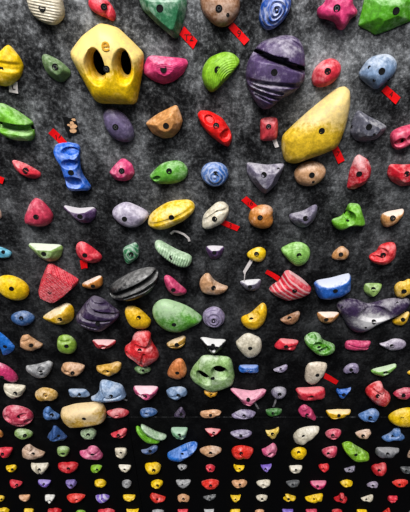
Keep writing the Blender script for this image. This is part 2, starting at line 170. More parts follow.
{'seed': 46, 'prof': 'facet', 'flat': 0.35, 'peak': (0.1, 0.2), 'bolt': [0.02, 0.213], 'shape': [(-1.0, 0.087), (-0.788, 0.261), (-0.011, 0.435), (0.625, 1.0), (0.908, 0.957), (1.0, 0.348), (0.767, -0.435), (0.272, -1.0), (-0.293, -0.913), (-0.788, -0.435)], 'at': (0.4402, 3.315), 'size': (0.1246, 0.1119, 0.0504), 'col': 'violetgrey2', 'chalk': 0.35, 'res': (80, 24), 'label': 'violet-grey half-moon hold right of the orange-brown round one'},
{'seed': 47, 'prof': 'slab', 'pq': (3, 2), 'dents': [(-0.126, 0.178, 0.332, 0.458, 0, 0.7)], 'bolt': [-0.185, -0.2], 'shape': [(-0.198, 0.963), (0.102, 1.0), (0.461, 0.963), (0.641, 0.407), (1.0, -0.481), (0.88, -0.667), (0.461, -0.593), (-0.138, -0.63), (-0.377, -0.926), (-0.677, -1.0), (-0.976, -0.63), (-1.0, -0.259), (-0.497, -0.074), (-0.257, 0.407)], 'at': (0.6474, 3.3172), 'size': (0.1501, 0.1227, 0.0613), 'col': 'lime2', 'chalk': 0.35, 'res': (120, 40), 'label': 'lime green three-armed hold with a hollow in its middle'},
{'seed': 48, 'peak': (0.1, 0.25), 'bolt': [-0.202, 0.436], 'shape': [(-1.0, 0.319), (-0.617, 0.648), (0.83, 1.0), (1.0, 0.758), (0.745, -0.011), (0.319, -0.67), (-0.447, -1.0), (-0.872, -0.451)], 'at': (0.838, 3.3071), 'size': (0.0918, 0.0858, 0.0429), 'col': 'tan2', 'chalk': 0.25, 'ledge': 1.5, 'ring': 1, 'res': (80, 24), 'label': 'tan wedge hold with a pale top edge in the right column'},
{'seed': 49, 'prof': 'slab', 'bolt': [0.216, 0.347], 'shape': [(-1.0, 1.0), (-0.111, 0.833), (1.0, 0.0), (0.944, -0.5), (0.556, -1.0), (-1.0, -0.833)], 'at': (-0.956, 3.1256), 'size': (0.079, 0.06, 0.0216), 'col': 'skyblue', 'chalk': 0.2, 'res': (48, 14), 'label': 'light blue bar-like hold cut off at the left edge, above a yellow oval'},
{'seed': 50, 'prof': 'facet', 'flat': 0.45, 'peak': (0, 0.45), 'c': 0.13, 'bolt': [-0.027, 0.297], 'shape': [(-1.0, 0.784), (-0.882, 1.0), (0.0, 0.946), (0.882, 0.784), (1.0, 0.459), (0.824, -0.297), (0.529, -0.838), (0.0, -1.0), (-0.529, -0.514)], 'at': (-0.7478, 3.1221), 'size': (0.1567, 0.1017, 0.0407), 'col': 'sage2', 'chalk': 0.35, 'ledge': 1.5, 'res': (120, 40), 'label': 'pale green half-moon hold with a white ledge above the red woven one'},
{'seed': 51, 'prof': 'facet', 'flat': 0.4, 'bolt': [-0.161, 0.114], 'shape': [(-1.0, 0.395), (-0.769, 0.86), (-0.385, 1.0), (0.154, 0.581), (1.0, -0.302), (0.769, -0.814), (0.077, -1.0), (-0.692, -0.814), (-1.0, -0.256)], 'at': (-0.5503, 3.1234), 'size': (0.1171, 0.1177, 0.0422), 'col': 'red', 'chalk': 0.25, 'res': (80, 24), 'label': 'pinkish red hold pointing right, red tape hanging at its lower left'},
{'seed': 52, 'ribs': [('ring', 0, 2, 0.08)], 'bolt': [0.09, 0.173], 'shape': [(-1.0, 0.209), (-0.758, 0.488), (0.091, 0.767), (0.697, 1.0), (1.0, 0.302), (0.818, -0.349), (0.091, -0.721), (-0.515, -1.0), (-0.879, -0.721)], 'at': (-0.3498, 3.1183), 'size': (0.0796, 0.1179, 0.0287), 'col': 'darkgreen', 'chalk': 0.4, 'pat': 'swirl', 'res': (80, 24), 'label': 'small dark green hold with white scribble-like swirls'},
{'seed': 53, 'prof': 'slab', 'ribs': [('sin', -20, 7, 0.06)], 'bolt': [-0.047, 0.058], 'shape': [(-1.0, 0.709), (-0.892, 0.964), (-0.676, 1.0), (-0.297, 0.636), (0.243, 0.2), (0.892, -0.164), (1.0, -0.527), (0.811, -1.0), (0.351, -0.964), (-0.405, -0.236), (-0.892, 0.345)], 'at': (-0.1494, 3.1205), 'size': (0.1743, 0.1416, 0.051), 'col': 'mint', 'chalk': 0.4, 'res': (120, 40), 'label': 'pale mint green diagonal bar hold with small ridges'},
{'seed': 54, 'prof': 'facet', 'flat': 0.4, 'peak': (0, 0.5), 'bolt': [-0.088, 0.398], 'shape': 'half', 'at': (0.0467, 3.1219), 'size': (0.0848, 0.0731, 0.0292), 'col': 'purple2', 'chalk': 0.2, 'ledge': 1.5, 'res': (48, 14), 'label': 'small purple half-moon hold with a pale ledge, under the cream oval'},
{'seed': 55, 'bolt': [-0.041, 0.406], 'shape': [(-1.0, -0.067), (-0.474, 0.6), (0.263, 1.0), (0.895, 0.733), (1.0, -0.2), (0.684, -0.867), (0.158, -1.0), (-0.579, -0.6)], 'at': (0.2438, 3.1109), 'size': (0.0908, 0.0806, 0.029), 'col': 'yellow', 'chalk': 0.3, 'ring': 1, 'res': (80, 24), 'label': 'small yellow teardrop hold with a white tape strip dangling below'},
{'seed': 56, 'ribs': [('arc', (0.1, -0.4), 7, 0.05)], 'bolt': [0.095, 0.277], 'shape': [(-1.0, 0.405), (-0.655, 0.736), (-0.103, 1.0), (0.517, 0.901), (0.931, 0.405), (1.0, -0.174), (0.724, -0.669), (0.31, -1.0), (-0.034, -0.835), (-0.517, -0.339)], 'at': (0.4305, 3.113), 'size': (0.1423, 0.1289, 0.0433), 'col': 'lightgreen', 'chalk': 0.25, 'res': (80, 24), 'label': 'light green egg-shaped hold with contour ridges, above the red striped one'},
{'seed': 57, 'bolt': [-0.141, 0.195], 'shape': [(-1.0, -0.571), (-0.724, 0.286), (-0.034, 1.0), (0.54, 0.643), (1.0, 0.143), (0.885, -0.571), (0.425, -1.0), (-0.609, -0.929)], 'at': (0.6438, 3.1183), 'size': (0.0795, 0.0749, 0.027), 'col': 'tan2', 'chalk': 0.3, 'ring': 1, 'res': (48, 14), 'label': 'small tan hold below the lime green three-armed one'},
{'seed': 58, 'dents': [(-0.257, 0.218, 0.482, 0.478, 0, 0.35)], 'creases': [(-0.961, -0.175, -0.27, -0.149, 0.2, 0.4)], 'bolt': [-0.132, 0.14], 'shape': [(-1.0, -0.391), (-0.927, -0.043), (-0.487, 0.174), (-0.414, 0.783), (0.172, 1.0), (0.758, 0.957), (0.978, 0.391), (1.0, -0.391), (0.612, -0.826), (0.026, -1.0), (-0.634, -0.783)], 'at': (0.8438, 3.1166), 'size': (0.1211, 0.1188, 0.0475), 'col': 'redb', 'chalk': 0.2, 'res': (80, 24), 'label': 'rounded red jug hold with a scooped front near the right edge'},
{'seed': 59, 'rot': -18, 'bolt': [0.168, 0.315], 'shape': [(1.0, 0.0), (0.901, 0.325), (0.623, 0.586), (0.223, 0.731), (-0.223, 0.731), (-0.623, 0.586), (-0.901, 0.325), (-1.0, 0.0), (-0.901, -0.325), (-0.623, -0.586), (-0.223, -0.731), (0.223, -0.731), (0.623, -0.586), (0.901, -0.325)], 'at': (-0.9599, 2.9157), 'size': (0.1527, 0.1503, 0.0505), 'col': 'yellow', 'chalk': 0.1, 'res': (120, 40), 'label': 'large yellow oval hold at the left edge, left of the red woven one'},
{'seed': 60, 'prof': 'facet', 'flat': 0.8, 'peak': (0, 0), 'ribs': [('sin', 30, 15, 0.09), ('sin', 120, 15, 0.09)], 'c': 0.08, 'bolt': [-0.275, -0.174], 'shape': [(-0.227, 0.979), (-0.027, 1.0), (0.471, 0.643), (1.0, 0.178), (0.92, -0.054), (0.272, -0.623), (-0.227, -0.984), (-0.426, -1.0), (-0.975, -0.7), (-1.0, -0.442), (-0.676, 0.204)], 'at': (-0.7342, 2.9427), 'size': (0.2163, 0.2254, 0.0519), 'col': 'red2', 'chalk': 0.15, 'pat': 'weave', 'res': (150, 50), 'label': 'red four-sided hold with a woven basket texture'},
{'seed': 61, 'peak': (0, 0.2), 'bolt': [0.13, -0.108], 'shape': 'wedge', 'at': (-0.5581, 2.9464), 'size': (0.1059, 0.0765, 0.0306), 'col': 'amber', 'chalk': 0.25, 'ledge': 1.5, 'res': (80, 24), 'label': 'small orange-brown wedge hold right of the red woven one'},
{'seed': 62, 'prof': 'slab', 'pq': (3, 2), 'peak': (0, 0.3), 'creases': [(-0.851, -0.491, 0.907, 0.75, 0.2, 0.65), (-0.297, -0.455, 0.925, 0.283, 0.1, 0.25)], 'bolt': [0.021, -0.029], 'shape': [(-1.0, -0.588), (-0.919, -0.176), (-0.394, 0.412), (0.253, 0.853), (0.737, 1.0), (0.939, 0.824), (1.0, 0.353), (0.737, -0.294), (0.131, -0.824), (-0.475, -1.0), (-0.838, -0.882)], 'at': (-0.3547, 2.9408), 'size': (0.2578, 0.1935, 0.0774), 'col': 'black', 'chalk': 0.32, 'ledge': 0.4, 'gloss': 1, 'res': (150, 50), 'label': 'black shell-like hold of two long plates with chalk on it'},
{'seed': 63, 'prof': 'slab', 'pq': (2.4, 2), 'c': 0.18, 'peak': (0, 0.3), 'creases': [(-0.226, 0.677, 0.114, 0.491, 0.12, 0.4), (0.114, 0.491, 0.976, 0.03, 0.12, 0.4), (-0.101, 0.881, 0.556, 0.609, 0.1, 0.25), (-0.665, 0.161, -0.08, 0.004, 0.1, 0.22), (-0.08, 0.004, 0.554, -0.064, 0.1, 0.22), (-0.633, -0.285, -0.06, -0.464, 0.1, 0.2)], 'bolt': [0.094, -0.098], 'shape': [(-0.034, 1.0), (0.333, 0.831), (0.701, 0.437), (1.0, 0.099), (0.931, -0.183), (0.563, -0.577), (0.149, -0.972), (-0.356, -1.0), (-0.862, -0.69), (-1.0, -0.183), (-0.632, 0.324), (-0.356, 0.662)], 'at': (-0.5611, 2.7454), 'size': (0.2338, 0.2271, 0.0736), 'col': 'darkpurple', 'chalk': 0.14, 'ledge': 0.3, 'res': (150, 50), 'label': 'big dark purple stepped hold below the black shell-like one'},
{'seed': 64, 'bolt': [0.138, 0.362], 'shape': [(-1.0, 0.373), (-0.885, 0.888), (-0.385, 1.0), (0.231, 0.717), (0.923, -0.142), (1.0, -0.442), (0.692, -0.914), (-0.154, -1.0), (-0.769, -0.571)], 'at': (-0.3513, 2.7199), 'size': (0.131, 0.1523, 0.0472), 'col': 'yellow2', 'chalk': 0.15, 'res': (80, 24), 'label': 'yellow rounded hold between the dark purple and the big green one'},
{'seed': 65, 'pq': (2.6, 2), 'bolt': [-0.121, -0.124], 'shape': [(-1.0, 0.279), (-0.813, 0.76), (-0.527, 1.0), (-0.161, 0.94), (0.45, 0.52), (1.0, -0.081), (1.0, -0.321), (0.613, -0.682), (0.124, -1.0), (-0.487, -0.952), (-0.853, -0.441)], 'at': (-0.1437, 2.7352), 'size': (0.2561, 0.2122, 0.0642), 'col': 'green2', 'chalk': 0.5, 'chalkz': 0.8, 'res': (120, 40), 'label': 'big green rounded wedge hold with a chalky top'},
{'seed': 66, 'prof': 'facet', 'flat': 0.35, 'bolt': [-0.158, -0.007], 'shape': [(-1.0, 0.615), (-0.733, 1.0), (-0.289, 0.808), (0.333, 0.135), (1.0, -0.442), (0.911, -0.827), (-0.022, -1.0), (-0.733, -0.538)], 'at': (-0.147, 2.927), 'size': (0.1101, 0.1244, 0.0396), 'col': 'rose2', 'chalk': 0.2, 'res': (80, 24), 'label': 'small dusky pink triangular hold left of the tan crescent'},
{'seed': 67, 'c': 0.17, 'bolt': [-0.006, 0.086], 'shape': [(-1.0, -0.091), (-0.895, 0.455), (-0.544, 1.0), (-0.298, 1.0), (0.018, 0.364), (0.579, -0.091), (1.0, -0.273), (0.86, -0.636), (0.368, -1.0), (-0.333, -1.0), (-0.825, -0.727)], 'at': (0.0423, 2.9373), 'size': (0.1427, 0.1261, 0.0454), 'col': 'tan', 'chalk': 0.35, 'res': (80, 24), 'label': 'tan crescent hold above the purple disc-like one'},
{'seed': 68, 'ribs': [('ring', 0, 3, 0.18)], 'rot': 30, 'bolt': [-0.103, 0.06], 'shape': 'oval', 'at': (0.0461, 2.7197), 'size': (0.119, 0.1357, 0.0381), 'col': 'lavender2', 'chalk': 0.2, 'res': (80, 24), 'label': 'lavender disc-like hold with layered rims right of the big green one'},
{'seed': 69, 'peak': (0.1, 0.3), 'c': 0.14, 'bolt': [0.069, 0.067], 'shape': [(-1.0, -0.305), (-0.88, -0.04), (-0.542, 0.358), (-0.349, 0.954), (-0.157, 1.0), (0.373, 0.523), (1.0, -0.172), (0.952, -0.503), (0.47, -0.834), (-0.108, -1.0), (-0.735, -0.669)], 'at': (0.4288, 2.9293), 'size': (0.2153, 0.1773, 0.0596), 'col': 'red2', 'chalk': 0.3, 'ledge': 0.5, 'pat': 'stripe', 'res': (120, 40), 'label': 'red hold with white stripes running across and red tape above'},
{'seed': 70, 'prof': 'facet', 'flat': 0.4, 'peak': (0, 0.4), 'rot': 10, 'bolt': [-0.1, 0.243], 'shape': 'half', 'at': (0.2268, 2.9285), 'size': (0.1048, 0.0716, 0.0287), 'col': 'violetgrey2', 'chalk': 0.35, 'ledge': 1.5, 'res': (80, 24), 'label': 'small grey-violet half-moon hold under the dangling white tape'},
{'seed': 71, 'prof': 'dome', 'pq': (3, 2), 'peak': (0, 0.3), 'c': 0.14, 'bolt': [-0.015, 0.225], 'shape': [(-1.0, 0.195), (-0.838, 0.425), (-0.027, 0.655), (0.784, 1.0), (0.919, 0.808), (0.946, 0.272), (1.0, -0.264), (0.568, -0.724), (-0.081, -1.0), (-0.622, -0.916), (-0.838, -0.341)], 'at': (0.6334, 2.9255), 'size': (0.1812, 0.1494, 0.0657), 'col': 'blue3b', 'chalk': 0.2, 'ledge': 1.7, 'res': (120, 40), 'label': 'wide blue ledge hold with a chalk-white curved top'},
{'seed': 72, 'prof': 'facet', 'flat': 0.45, 'bolt': [-0.139, 0.545], 'shape': 'shield', 'at': (0.8402, 2.8988), 'size': (0.0901, 0.0821, 0.0329), 'col': 'sage2', 'chalk': 0.25, 'res': (80, 24), 'label': 'small sage green hold above the big purple V-shaped one'},
{'seed': 73, 'creases': [(-0.6, 0.9, -0.3, -0.9, 0.2, 0.15)], 'bolt': [-0.235, 0.07], 'shape': 'blob', 'at': (0.9969, 2.9086), 'size': (0.0941, 0.1143, 0.0339), 'col': 'yellow2', 'chalk': 0.25, 'res': (80, 24), 'label': 'yellow lobed hold at the right edge above the purple V'},
{'seed': 74, 'prof': 'slab', 'pq': (2.6, 2), 'dents': [(0, 0.35, 0.7, 0.35, 0, 0.3)], 'bolt': [0.0, 0.0], 'screws': [[-0.877, 0.632], [0.565, 0.878], [-0.165, -0.355]], 'shape': [(-1.0, 0.575), (-0.917, 0.862), (-0.639, 0.948), (-0.417, 0.862), (-0.194, 0.632), (-0.028, 0.661), (0.306, 0.891), (0.694, 1.0), (0.944, 0.948), (1.0, 0.69), (0.917, 0.345), (0.528, 0.029), (0.194, -0.402), (-0.056, -0.862), (-0.25, -1.0), (-0.5, -0.805), (-0.722, -0.172), (-0.917, 0.287)], 'at': (0.8658, 2.7363), 'size': (0.3774, 0.2272, 0.0589), 'col': 'darkpurple', 'chalk': 0.35, 'chalkc': 0.9, 'res': (150, 50), 'label': 'big purple V-shaped hold with heavy white chalk in its hollow'},
{'seed': 75, 'rot': -10, 'bolt': [0.088, 0.492], 'shape': 'leaf', 'at': (-0.9579, 2.7126), 'size': (0.1236, 0.0979, 0.0353), 'col': 'denim', 'chalk': 0.25, 'res': (80, 24), 'label': 'small denim blue oval hold under the yellow oval'},
{'seed': 76, 'prof': 'facet', 'flat': 0.4, 'peak': (0.1, 0.3), 'bolt': [0.275, 0.12], 'shape': [(-1.0, -0.395), (-0.768, -0.116), (0.071, 0.628), (0.652, 1.0), (0.91, 0.721), (1.0, 0.07), (0.845, -0.581), (0.394, -1.0), (-0.316, -0.953)], 'at': (-0.766, 2.7422), 'size': (0.1673, 0.1403, 0.0561), 'col': 'yellow2', 'chalk': 0.2, 'ledge': 1.5, 'res': (120, 40), 'label': 'yellow half-moon wedge hold under the red woven one'},
{'seed': 77, 'dents': [(-0.1, 0.3, 0.5, 0.3, 40, 0.25)], 'bolt': [-0.274, 0.036], 'shape': [(-1.0, -0.284), (-0.846, -0.022), (-0.308, 0.164), (0.231, 0.687), (0.538, 1.0), (0.846, 0.761), (1.0, 0.239), (0.846, -0.358), (0.385, -0.881), (-0.154, -1.0), (-0.769, -0.731)], 'at': (0.2577, 2.727), 'size': (0.1352, 0.1721, 0.0487), 'col': 'yellow2', 'chalk': 0.25, 'res': (80, 24), 'label': 'yellow hold with raised right ear below the grey-violet half-moon'},
{'seed': 78, 'peak': (0, 0), 'c': 0.15, 'bolt': [-0.119, 0.258], 'shape': 'wedge', 'at': (0.4463, 2.7163), 'size': (0.1015, 0.0841, 0.0303), 'col': 'brown', 'chalk': 0.15, 'res': (80, 24), 'label': 'small brown leaf-shaped hold with pointed upper right tip'},
{'seed': 79, 'prof': 'facet', 'flat': 0.4, 'peak': (0, 0.4), 'bolt': [-0.256, 0.286], 'shape': 'half', 'at': (0.645, 2.7156), 'size': (0.1142, 0.0781, 0.0312), 'col': 'tan2', 'chalk': 0.2, 'ledge': 1.5, 'res': (80, 24), 'label': 'small tan and yellow half-moon hold left of the purple V'},
{'seed': 80, 'peak': (0, 0.3), 'bolt': [-0.029, 0.348], 'shape': 'wedge', 'at': (1.0307, 2.7092), 'size': (0.076, 0.0929, 0.0304), 'col': 'yellow2', 'chalk': 0.15, 'ledge': 0.7, 'res': (48, 14), 'label': 'small yellow wedge hold under the right arm of the purple V'},
{'seed': 81, 'prof': 'facet', 'flat': 0.4, 'c': 0.1, 'bolt': [-0.003, -0.103], 'shape': [(-1.0, 1.0), (-0.238, 0.76), (0.429, 0.32), (1.0, -0.28), (0.619, -0.6), (-0.048, -0.84), (-1.0, -1.0)], 'at': (-1.095, 2.5327), 'size': (0.0829, 0.1916, 0.0209), 'col': 'blue4', 'chalk': 0.15, 'res': (80, 24), 'label': 'blue pointed hold cut off at the left edge, above a pink one'},
{'seed': 82, 'rot': -52, 'wob': 0.07, 'noise': 0.06966217242317768, 'c': 0.1, 'creases': [(-0.5, 0.36, 0.34, 0.77, 0.14, 0.17)], 'bolt': [0.207, 0.097], 'shape': 'banana', 'at': (-0.9579, 2.5393), 'size': (0.1304, 0.1103, 0.0357), 'col': 'tan', 'chalk': 0.2, 'res': (80, 24), 'label': 'small tan crescent hold between blue and olive green ones, below the blue one'},
{'seed': 83, 'creases': [(-0.5, 0.6, 0.5, 0.6, 0.15, 0.2)], 'bolt': [0.207, 0.283], 'shape': 'hex', 'at': (-0.7614, 2.5245), 'size': (0.1069, 0.1367, 0.0409), 'col': 'olive', 'chalk': 0.3, 'res': (80, 24), 'label': 'olive green hold between tan crescent and dark red half-moon ones, below the yellow wedge one'},
{'seed': 84, 'prof': 'facet', 'flat': 0.4, 'peak': (0, 0.5), 'wob': 0.07, 'noise': 0.10760681763486725, 'c': 0.22, 'dents': [(-0.01, 0.12, 0.46, 0.3, 25, 0.34)], 'bolt': [0.032, 0.239], 'shape': 'half', 'at': (-0.5554, 2.5245), 'size': (0.1297, 0.0654, 0.0334), 'col': 'dustyred', 'chalk': 0.15, 'ledge': 1.2, 'res': (80, 24), 'label': 'dark red half-moon hold between olive green and red lumpy ones, below the dark purple one'},
{'seed': 85, 'creases': [(-0.8, -0.1, -0.1, -0.75, 0.16, 0.35), (-0.1, -0.75, 0.2, 0, 0.12, 0.2), (-0.2, 0.4, 0.6, 0.3, 0.15, 0.2)], 'wob': 0.03, 'bolt': [-0.01, 0.273], 'shape': [(-0.5, 0.33), (-0.412, 0.654), (-0.118, 0.924), (0.294, 1.0), (0.647, 0.816), (0.588, 0.492), (0.765, 0.195), (1.0, -0.265), (0.941, -0.535), (0.588, -0.751), (0.294, -0.914), (-0.118, -1.0), (-0.471, -0.697), (-0.941, -0.292), (-1.0, 0.059)], 'at': (-0.352, 2.4958), 'size': (0.1867, 0.2667, 0.0672), 'col': 'redb', 'chalk': 0.45, 'res': (150, 50), 'label': 'large red lumpy hold with a knob on top'},
{'seed': 86, 'peak': (0, 0.3), 'wob': 0.07, 'noise': 0.06530095634957114, 'c': 0.22, 'creases': [(-0.81, -0.4, 0.98, 0.17, 0.14, 0.18)], 'bolt': [0.116, 0.284], 'shape': 'wedge', 'at': (-0.159, 2.5407), 'size': (0.1085, 0.0862, 0.0367), 'col': 'mustard2', 'chalk': 0.3, 'ledge': 1, 'res': (80, 24), 'label': 'small mustard wedge hold between red lumpy and black ledge ones, below the green wedge one'},
{'seed': 87, 'prof': 'facet', 'flat': 0.45, 'peak': (0, 0.55), 'wob': 0.07, 'noise': 0.050052079826926166, 'c': 0.22, 'dents': [(-0.09, 0.18, 0.44, 0.34, 25, 0.3)], 'bolt': [-0.028, 0.7], 'shape': [(-1.0, 0.779), (-0.846, 1.0), (0.0, 0.902), (0.923, 0.779), (1.0, 0.534), (0.692, -0.325), (0.077, -1.0), (-0.462, -0.571)], 'at': (0.0457, 2.5133), 'size': (0.1418, 0.1119, 0.0484), 'col': 'black', 'chalk': 0.15, 'ledge': 2, 'gloss': 1, 'res': (80, 24), 'label': 'black half-moon hold topped with a white chalk ledge'},
{'seed': 88, 'bolt': [0.04, 0.154], 'shape': [(-1.0, 0.2), (-0.767, 0.44), (-0.38, 0.92), (0.008, 1.0), (0.395, 0.76), (0.86, 0.52), (1.0, -0.36), (0.628, -0.88), (-0.07, -1.0), (-0.612, -0.44)], 'at': (0.2422, 2.5154), 'size': (0.1425, 0.1842, 0.041), 'col': 'cream', 'chalk': 0.3, 'res': (80, 24), 'label': 'cream white three-cornered hold right of the black ledge'},
{'seed': 89, 'rot': -14, 'peak': (0, 0.3), 'wob': 0.07, 'noise': 0.07266597080171994, 'c': 0.22, 'dents': [(0.19, -0.03, 0.25, 0.3, -30, 0.35)], 'bolt': [-0.151, 0.303], 'shape': 'bar', 'at': (0.4504, 2.5239), 'size': (0.1335, 0.0796, 0.0338), 'col': 'red', 'chalk': 0.25, 'ledge': 0.6, 'res': (80, 24), 'label': 'small red bar hold between cream three-cornered and green three-pocket ones, below the brown leaf one'},
{'seed': 90, 'prof': 'slab', 'dents': [(-0.64, 0.785, 0.319, 0.31, 15, 0.6), (-0.252, 0.309, 0.301, 0.297, 15, 0.6), (0.21, -0.167, 0.347, 0.282, 15, 0.6)], 'bolt': [-0.12, 0.045], 'shape': [(-1.0, 0.333), (-0.806, 0.75), (-0.419, 1.0), (-0.032, 0.792), (0.161, 0.25), (0.871, -0.083), (1.0, -0.333), (0.871, -0.75), (0.355, -1.0), (-0.097, -0.833), (-0.677, -0.25)], 'at': (0.6291, 2.5333), 'size': (0.1743, 0.1543, 0.05), 'col': 'green', 'chalk': 0.55, 'res': (150, 50), 'label': 'green hold with three round pockets in a diagonal line'},
{'seed': 91, 'rot': -3, 'wob': 0.07, 'noise': 0.05302987495964996, 'c': 0.22, 'creases': [(-0.71, 0.41, 0.8, -0.32, 0.14, 0.29)], 'bolt': [-0.035, 0.125], 'shape': 'bar', 'at': (0.8404, 2.5171), 'size': (0.1413, 0.0663, 0.0282), 'col': 'rose2', 'chalk': 0.2, 'res': (80, 24), 'label': 'small pink bar hold between green three-pocket and lavender grey ones, below the lime three-armed one'},
{'seed': 92, 'creases': [(-0.5, 0.3, -0.35, -0.9, 0.12, 0.25)], 'bolt': [-0.208, 0.187], 'shape': [(-1.0, 0.076), (-0.579, 0.244), (-0.053, 1.0), (0.699, 0.664), (1.0, -0.092), (0.624, -0.933), (-0.203, -1.0), (-0.579, -0.429)], 'at': (1.0353, 2.5223), 'size': (0.1464, 0.0831, 0.0269), 'col': 'lavgrey', 'chalk': 0.4, 'res': (80, 24), 'label': 'lavender-grey fish-shaped hold with a pointed left end'},
{'seed': 93, 'bolt': [-0.206, -0.039], 'shape': [(-1.0, 1.0), (-0.262, 1.0), (0.557, 0.412), (1.0, -0.373), (0.967, -0.863), (0.475, -1.0), (-0.344, -0.569), (-1.0, -0.176)], 'at': (-1.1502, 2.3022), 'size': (0.1154, 0.1594, 0.0374), 'col': 'pink', 'chalk': 0.4, 'res': (80, 24), 'label': 'hot pink slanting hold cut off at the left edge'},
{'seed': 94, 'rot': 12, 'wob': 0.07, 'noise': 0.06193457483879092, 'c': 0.16, 'dents': [(0.26, 0.4, 0.37, 0.26, 25, 0.29)], 'bolt': [0.187, 0.111], 'shape': 'banana', 'at': (-0.9508, 2.3229), 'size': (0.1549, 0.1301, 0.0375), 'col': 'grey', 'chalk': 0.4, 'res': (80, 24), 'label': 'small grey leaf hold between pink and brown oval ones, below the tan crescent one'},
{'seed': 95, 'rot': 8, 'wob': 0.07, 'noise': 0.1003381441992624, 'c': 0.16, 'dents': [(-0.36, 0.07, 0.36, 0.29, 25, 0.31)], 'bolt': [0.097, 0.149], 'shape': 'drop', 'at': (-0.7584, 2.3305), 'size': (0.1442, 0.0986, 0.0419), 'col': 'tan', 'chalk': 0.25, 'res': (80, 24), 'label': 'small brown oval hold between grey leaf and yellow bean ones, below the olive green one'},
{'seed': 96, 'rot': 18, 'wob': 0.07, 'noise': 0.08390156462082293, 'c': 0.16, 'dents': [(-0.15, 0.0, 0.43, 0.28, 0, 0.21)], 'bolt': [-0.069, -0.086], 'shape': 'banana', 'at': (-0.5522, 2.3328), 'size': (0.1426, 0.1038, 0.0374), 'col': 'mustard2', 'chalk': 0.3, 'res': (80, 24), 'label': 'small yellow bean hold between brown oval and green ones, below the dark red half-moon one'},
{'seed': 97, 'wob': 0.07, 'noise': 0.09649303329572673, 'c': 0.22, 'dents': [(-0.09, 0.31, 0.3, 0.25, -30, 0.27)], 'bolt': [0.112, 0.317], 'shape': 'blob', 'at': (-0.3597, 2.3233), 'size': (0.094, 0.0607, 0.0258), 'col': 'sage', 'chalk': 0.2, 'res': (48, 14), 'label': 'small green lumpy hold between yellow bean and orange-brown cone ones, below the red lumpy one'},
{'seed': 98, 'creases': [(0.3, 1, 0.5, -0.9, 0.12, 0.15)], 'bolt': [0.059, -0.001], 'shape': [(-1.0, -0.679), (-0.735, 0.075), (-0.122, 0.877), (0.49, 1.0), (0.796, 0.453), (1.0, -0.208), (0.796, -0.774), (0.031, -1.0)], 'at': (-0.1614, 2.3309), 'size': (0.1143, 0.1642, 0.037), 'col': 'orange', 'chalk': 0.15, 'res': (80, 24), 'label': 'orange-brown shell-shaped hold left of the big pale green one'},
{'seed': 99, 'prof': 'slab', 'pq': (3.4, 2), 'c': 0.14, 'dents': [(-0.393, 0.017, 0.453, 0.252, -58, 1.1), (0.296, 0.312, 0.403, 0.325, -55, 1.1)], 'bolt': [-0.014, 0.058], 'shape': [(-1.0, -0.068), (-0.82, 0.397), (-0.506, 0.945), (-0.281, 1.0), (0.618, 0.89), (0.775, 0.726), (0.888, 0.233), (1.0, -0.151), (0.933, -0.589), (0.438, -0.863), (0.034, -1.0), (-0.326, -0.89), (-0.91, -0.37)], 'at': (0.0452, 2.2927), 'size': (0.2597, 0.2974, 0.0505), 'col': 'palegreen', 'chalk': 0.45, 'res': (150, 50), 'label': 'big pale green hold with two large pockets near the centre'},
{'seed': 100, 'peak': (0, 0.3), 'wob': 0.07, 'noise': 0.07060905097719794, 'c': 0.22, 'creases': [(-0.95, 0.15, 0.43, 0.48, 0.14, 0.16)], 'bolt': [-0.124, 0.281], 'shape': 'bar', 'at': (0.2534, 2.3297), 'size': (0.1146, 0.06, 0.0255), 'col': 'blue3b', 'chalk': 0.35, 'ledge': 0.6, 'res': (80, 24), 'label': 'small blue bar hold between pale green pocketed and lavender ones, below the cream three-cornered one'},
{'seed': 101, 'rot': 6, 'wob': 0.07, 'noise': 0.057781593487551984, 'c': 0.16, 'creases': [(-0.93, -0.33, 0.74, -0.24, 0.14, 0.26)], 'bolt': [0.006, 0.255], 'shape': 'wedge', 'at': (0.4334, 2.3328), 'size': (0.0791, 0.0547, 0.0232), 'col': 'lavender2', 'chalk': 0.3, 'res': (48, 14), 'label': 'small lavender wedge hold between blue bar and cream shield ones, below the red bar one'},
{'seed': 102, 'c': 0.15, 'bolt': [0.037, 0.232], 'shape': [(-1.0, 0.437), (-0.786, 0.87), (-0.071, 1.0), (0.866, 0.87), (1.0, 0.61), (0.821, -0.082), (0.286, -0.775), (-0.205, -1.0), (-0.875, -0.688)], 'at': (0.6402, 2.2916), 'size': (0.1227, 0.1861, 0.0371), 'col': 'cream2', 'chalk': 0.3, 'res': (80, 24), 'label': 'cream shield-shaped hold with brown rim and red tape at right'},
{'seed': 103, 'ribs': [('ring', 0, 2.5, 0.15)], 'bolt': [-0.267, 0.221], 'shape': 'arch', 'at': (0.8436, 2.3351), 'size': (0.0899, 0.0753, 0.0271), 'col': 'lavender2', 'chalk': 0.25, 'res': (48, 14), 'label': 'small lavender shell hold between cream shield and green ledge ones, below the pink bar one'},
{'seed': 104, 'peak': (0, 0.4), 'wob': 0.07, 'noise': 0.06860932382930299, 'c': 0.16, 'dents': [(0.15, -0.04, 0.46, 0.24, 0, 0.39)], 'bolt': [0.023, 0.237], 'shape': [(-1.0, -0.313), (-0.843, 0.0), (-0.134, 0.391), (0.811, 1.0), (1.0, 0.781), (0.654, -0.313), (0.102, -1.0), (-0.606, -0.75)], 'at': (1.0252, 2.3225), 'size': (0.1418, 0.0952, 0.0343), 'col': 'lightgreen', 'chalk': 0.2, 'ledge': 1.2, 'res': (80, 24), 'label': 'green slanted ledge hold with long chalky rim in the right part'},
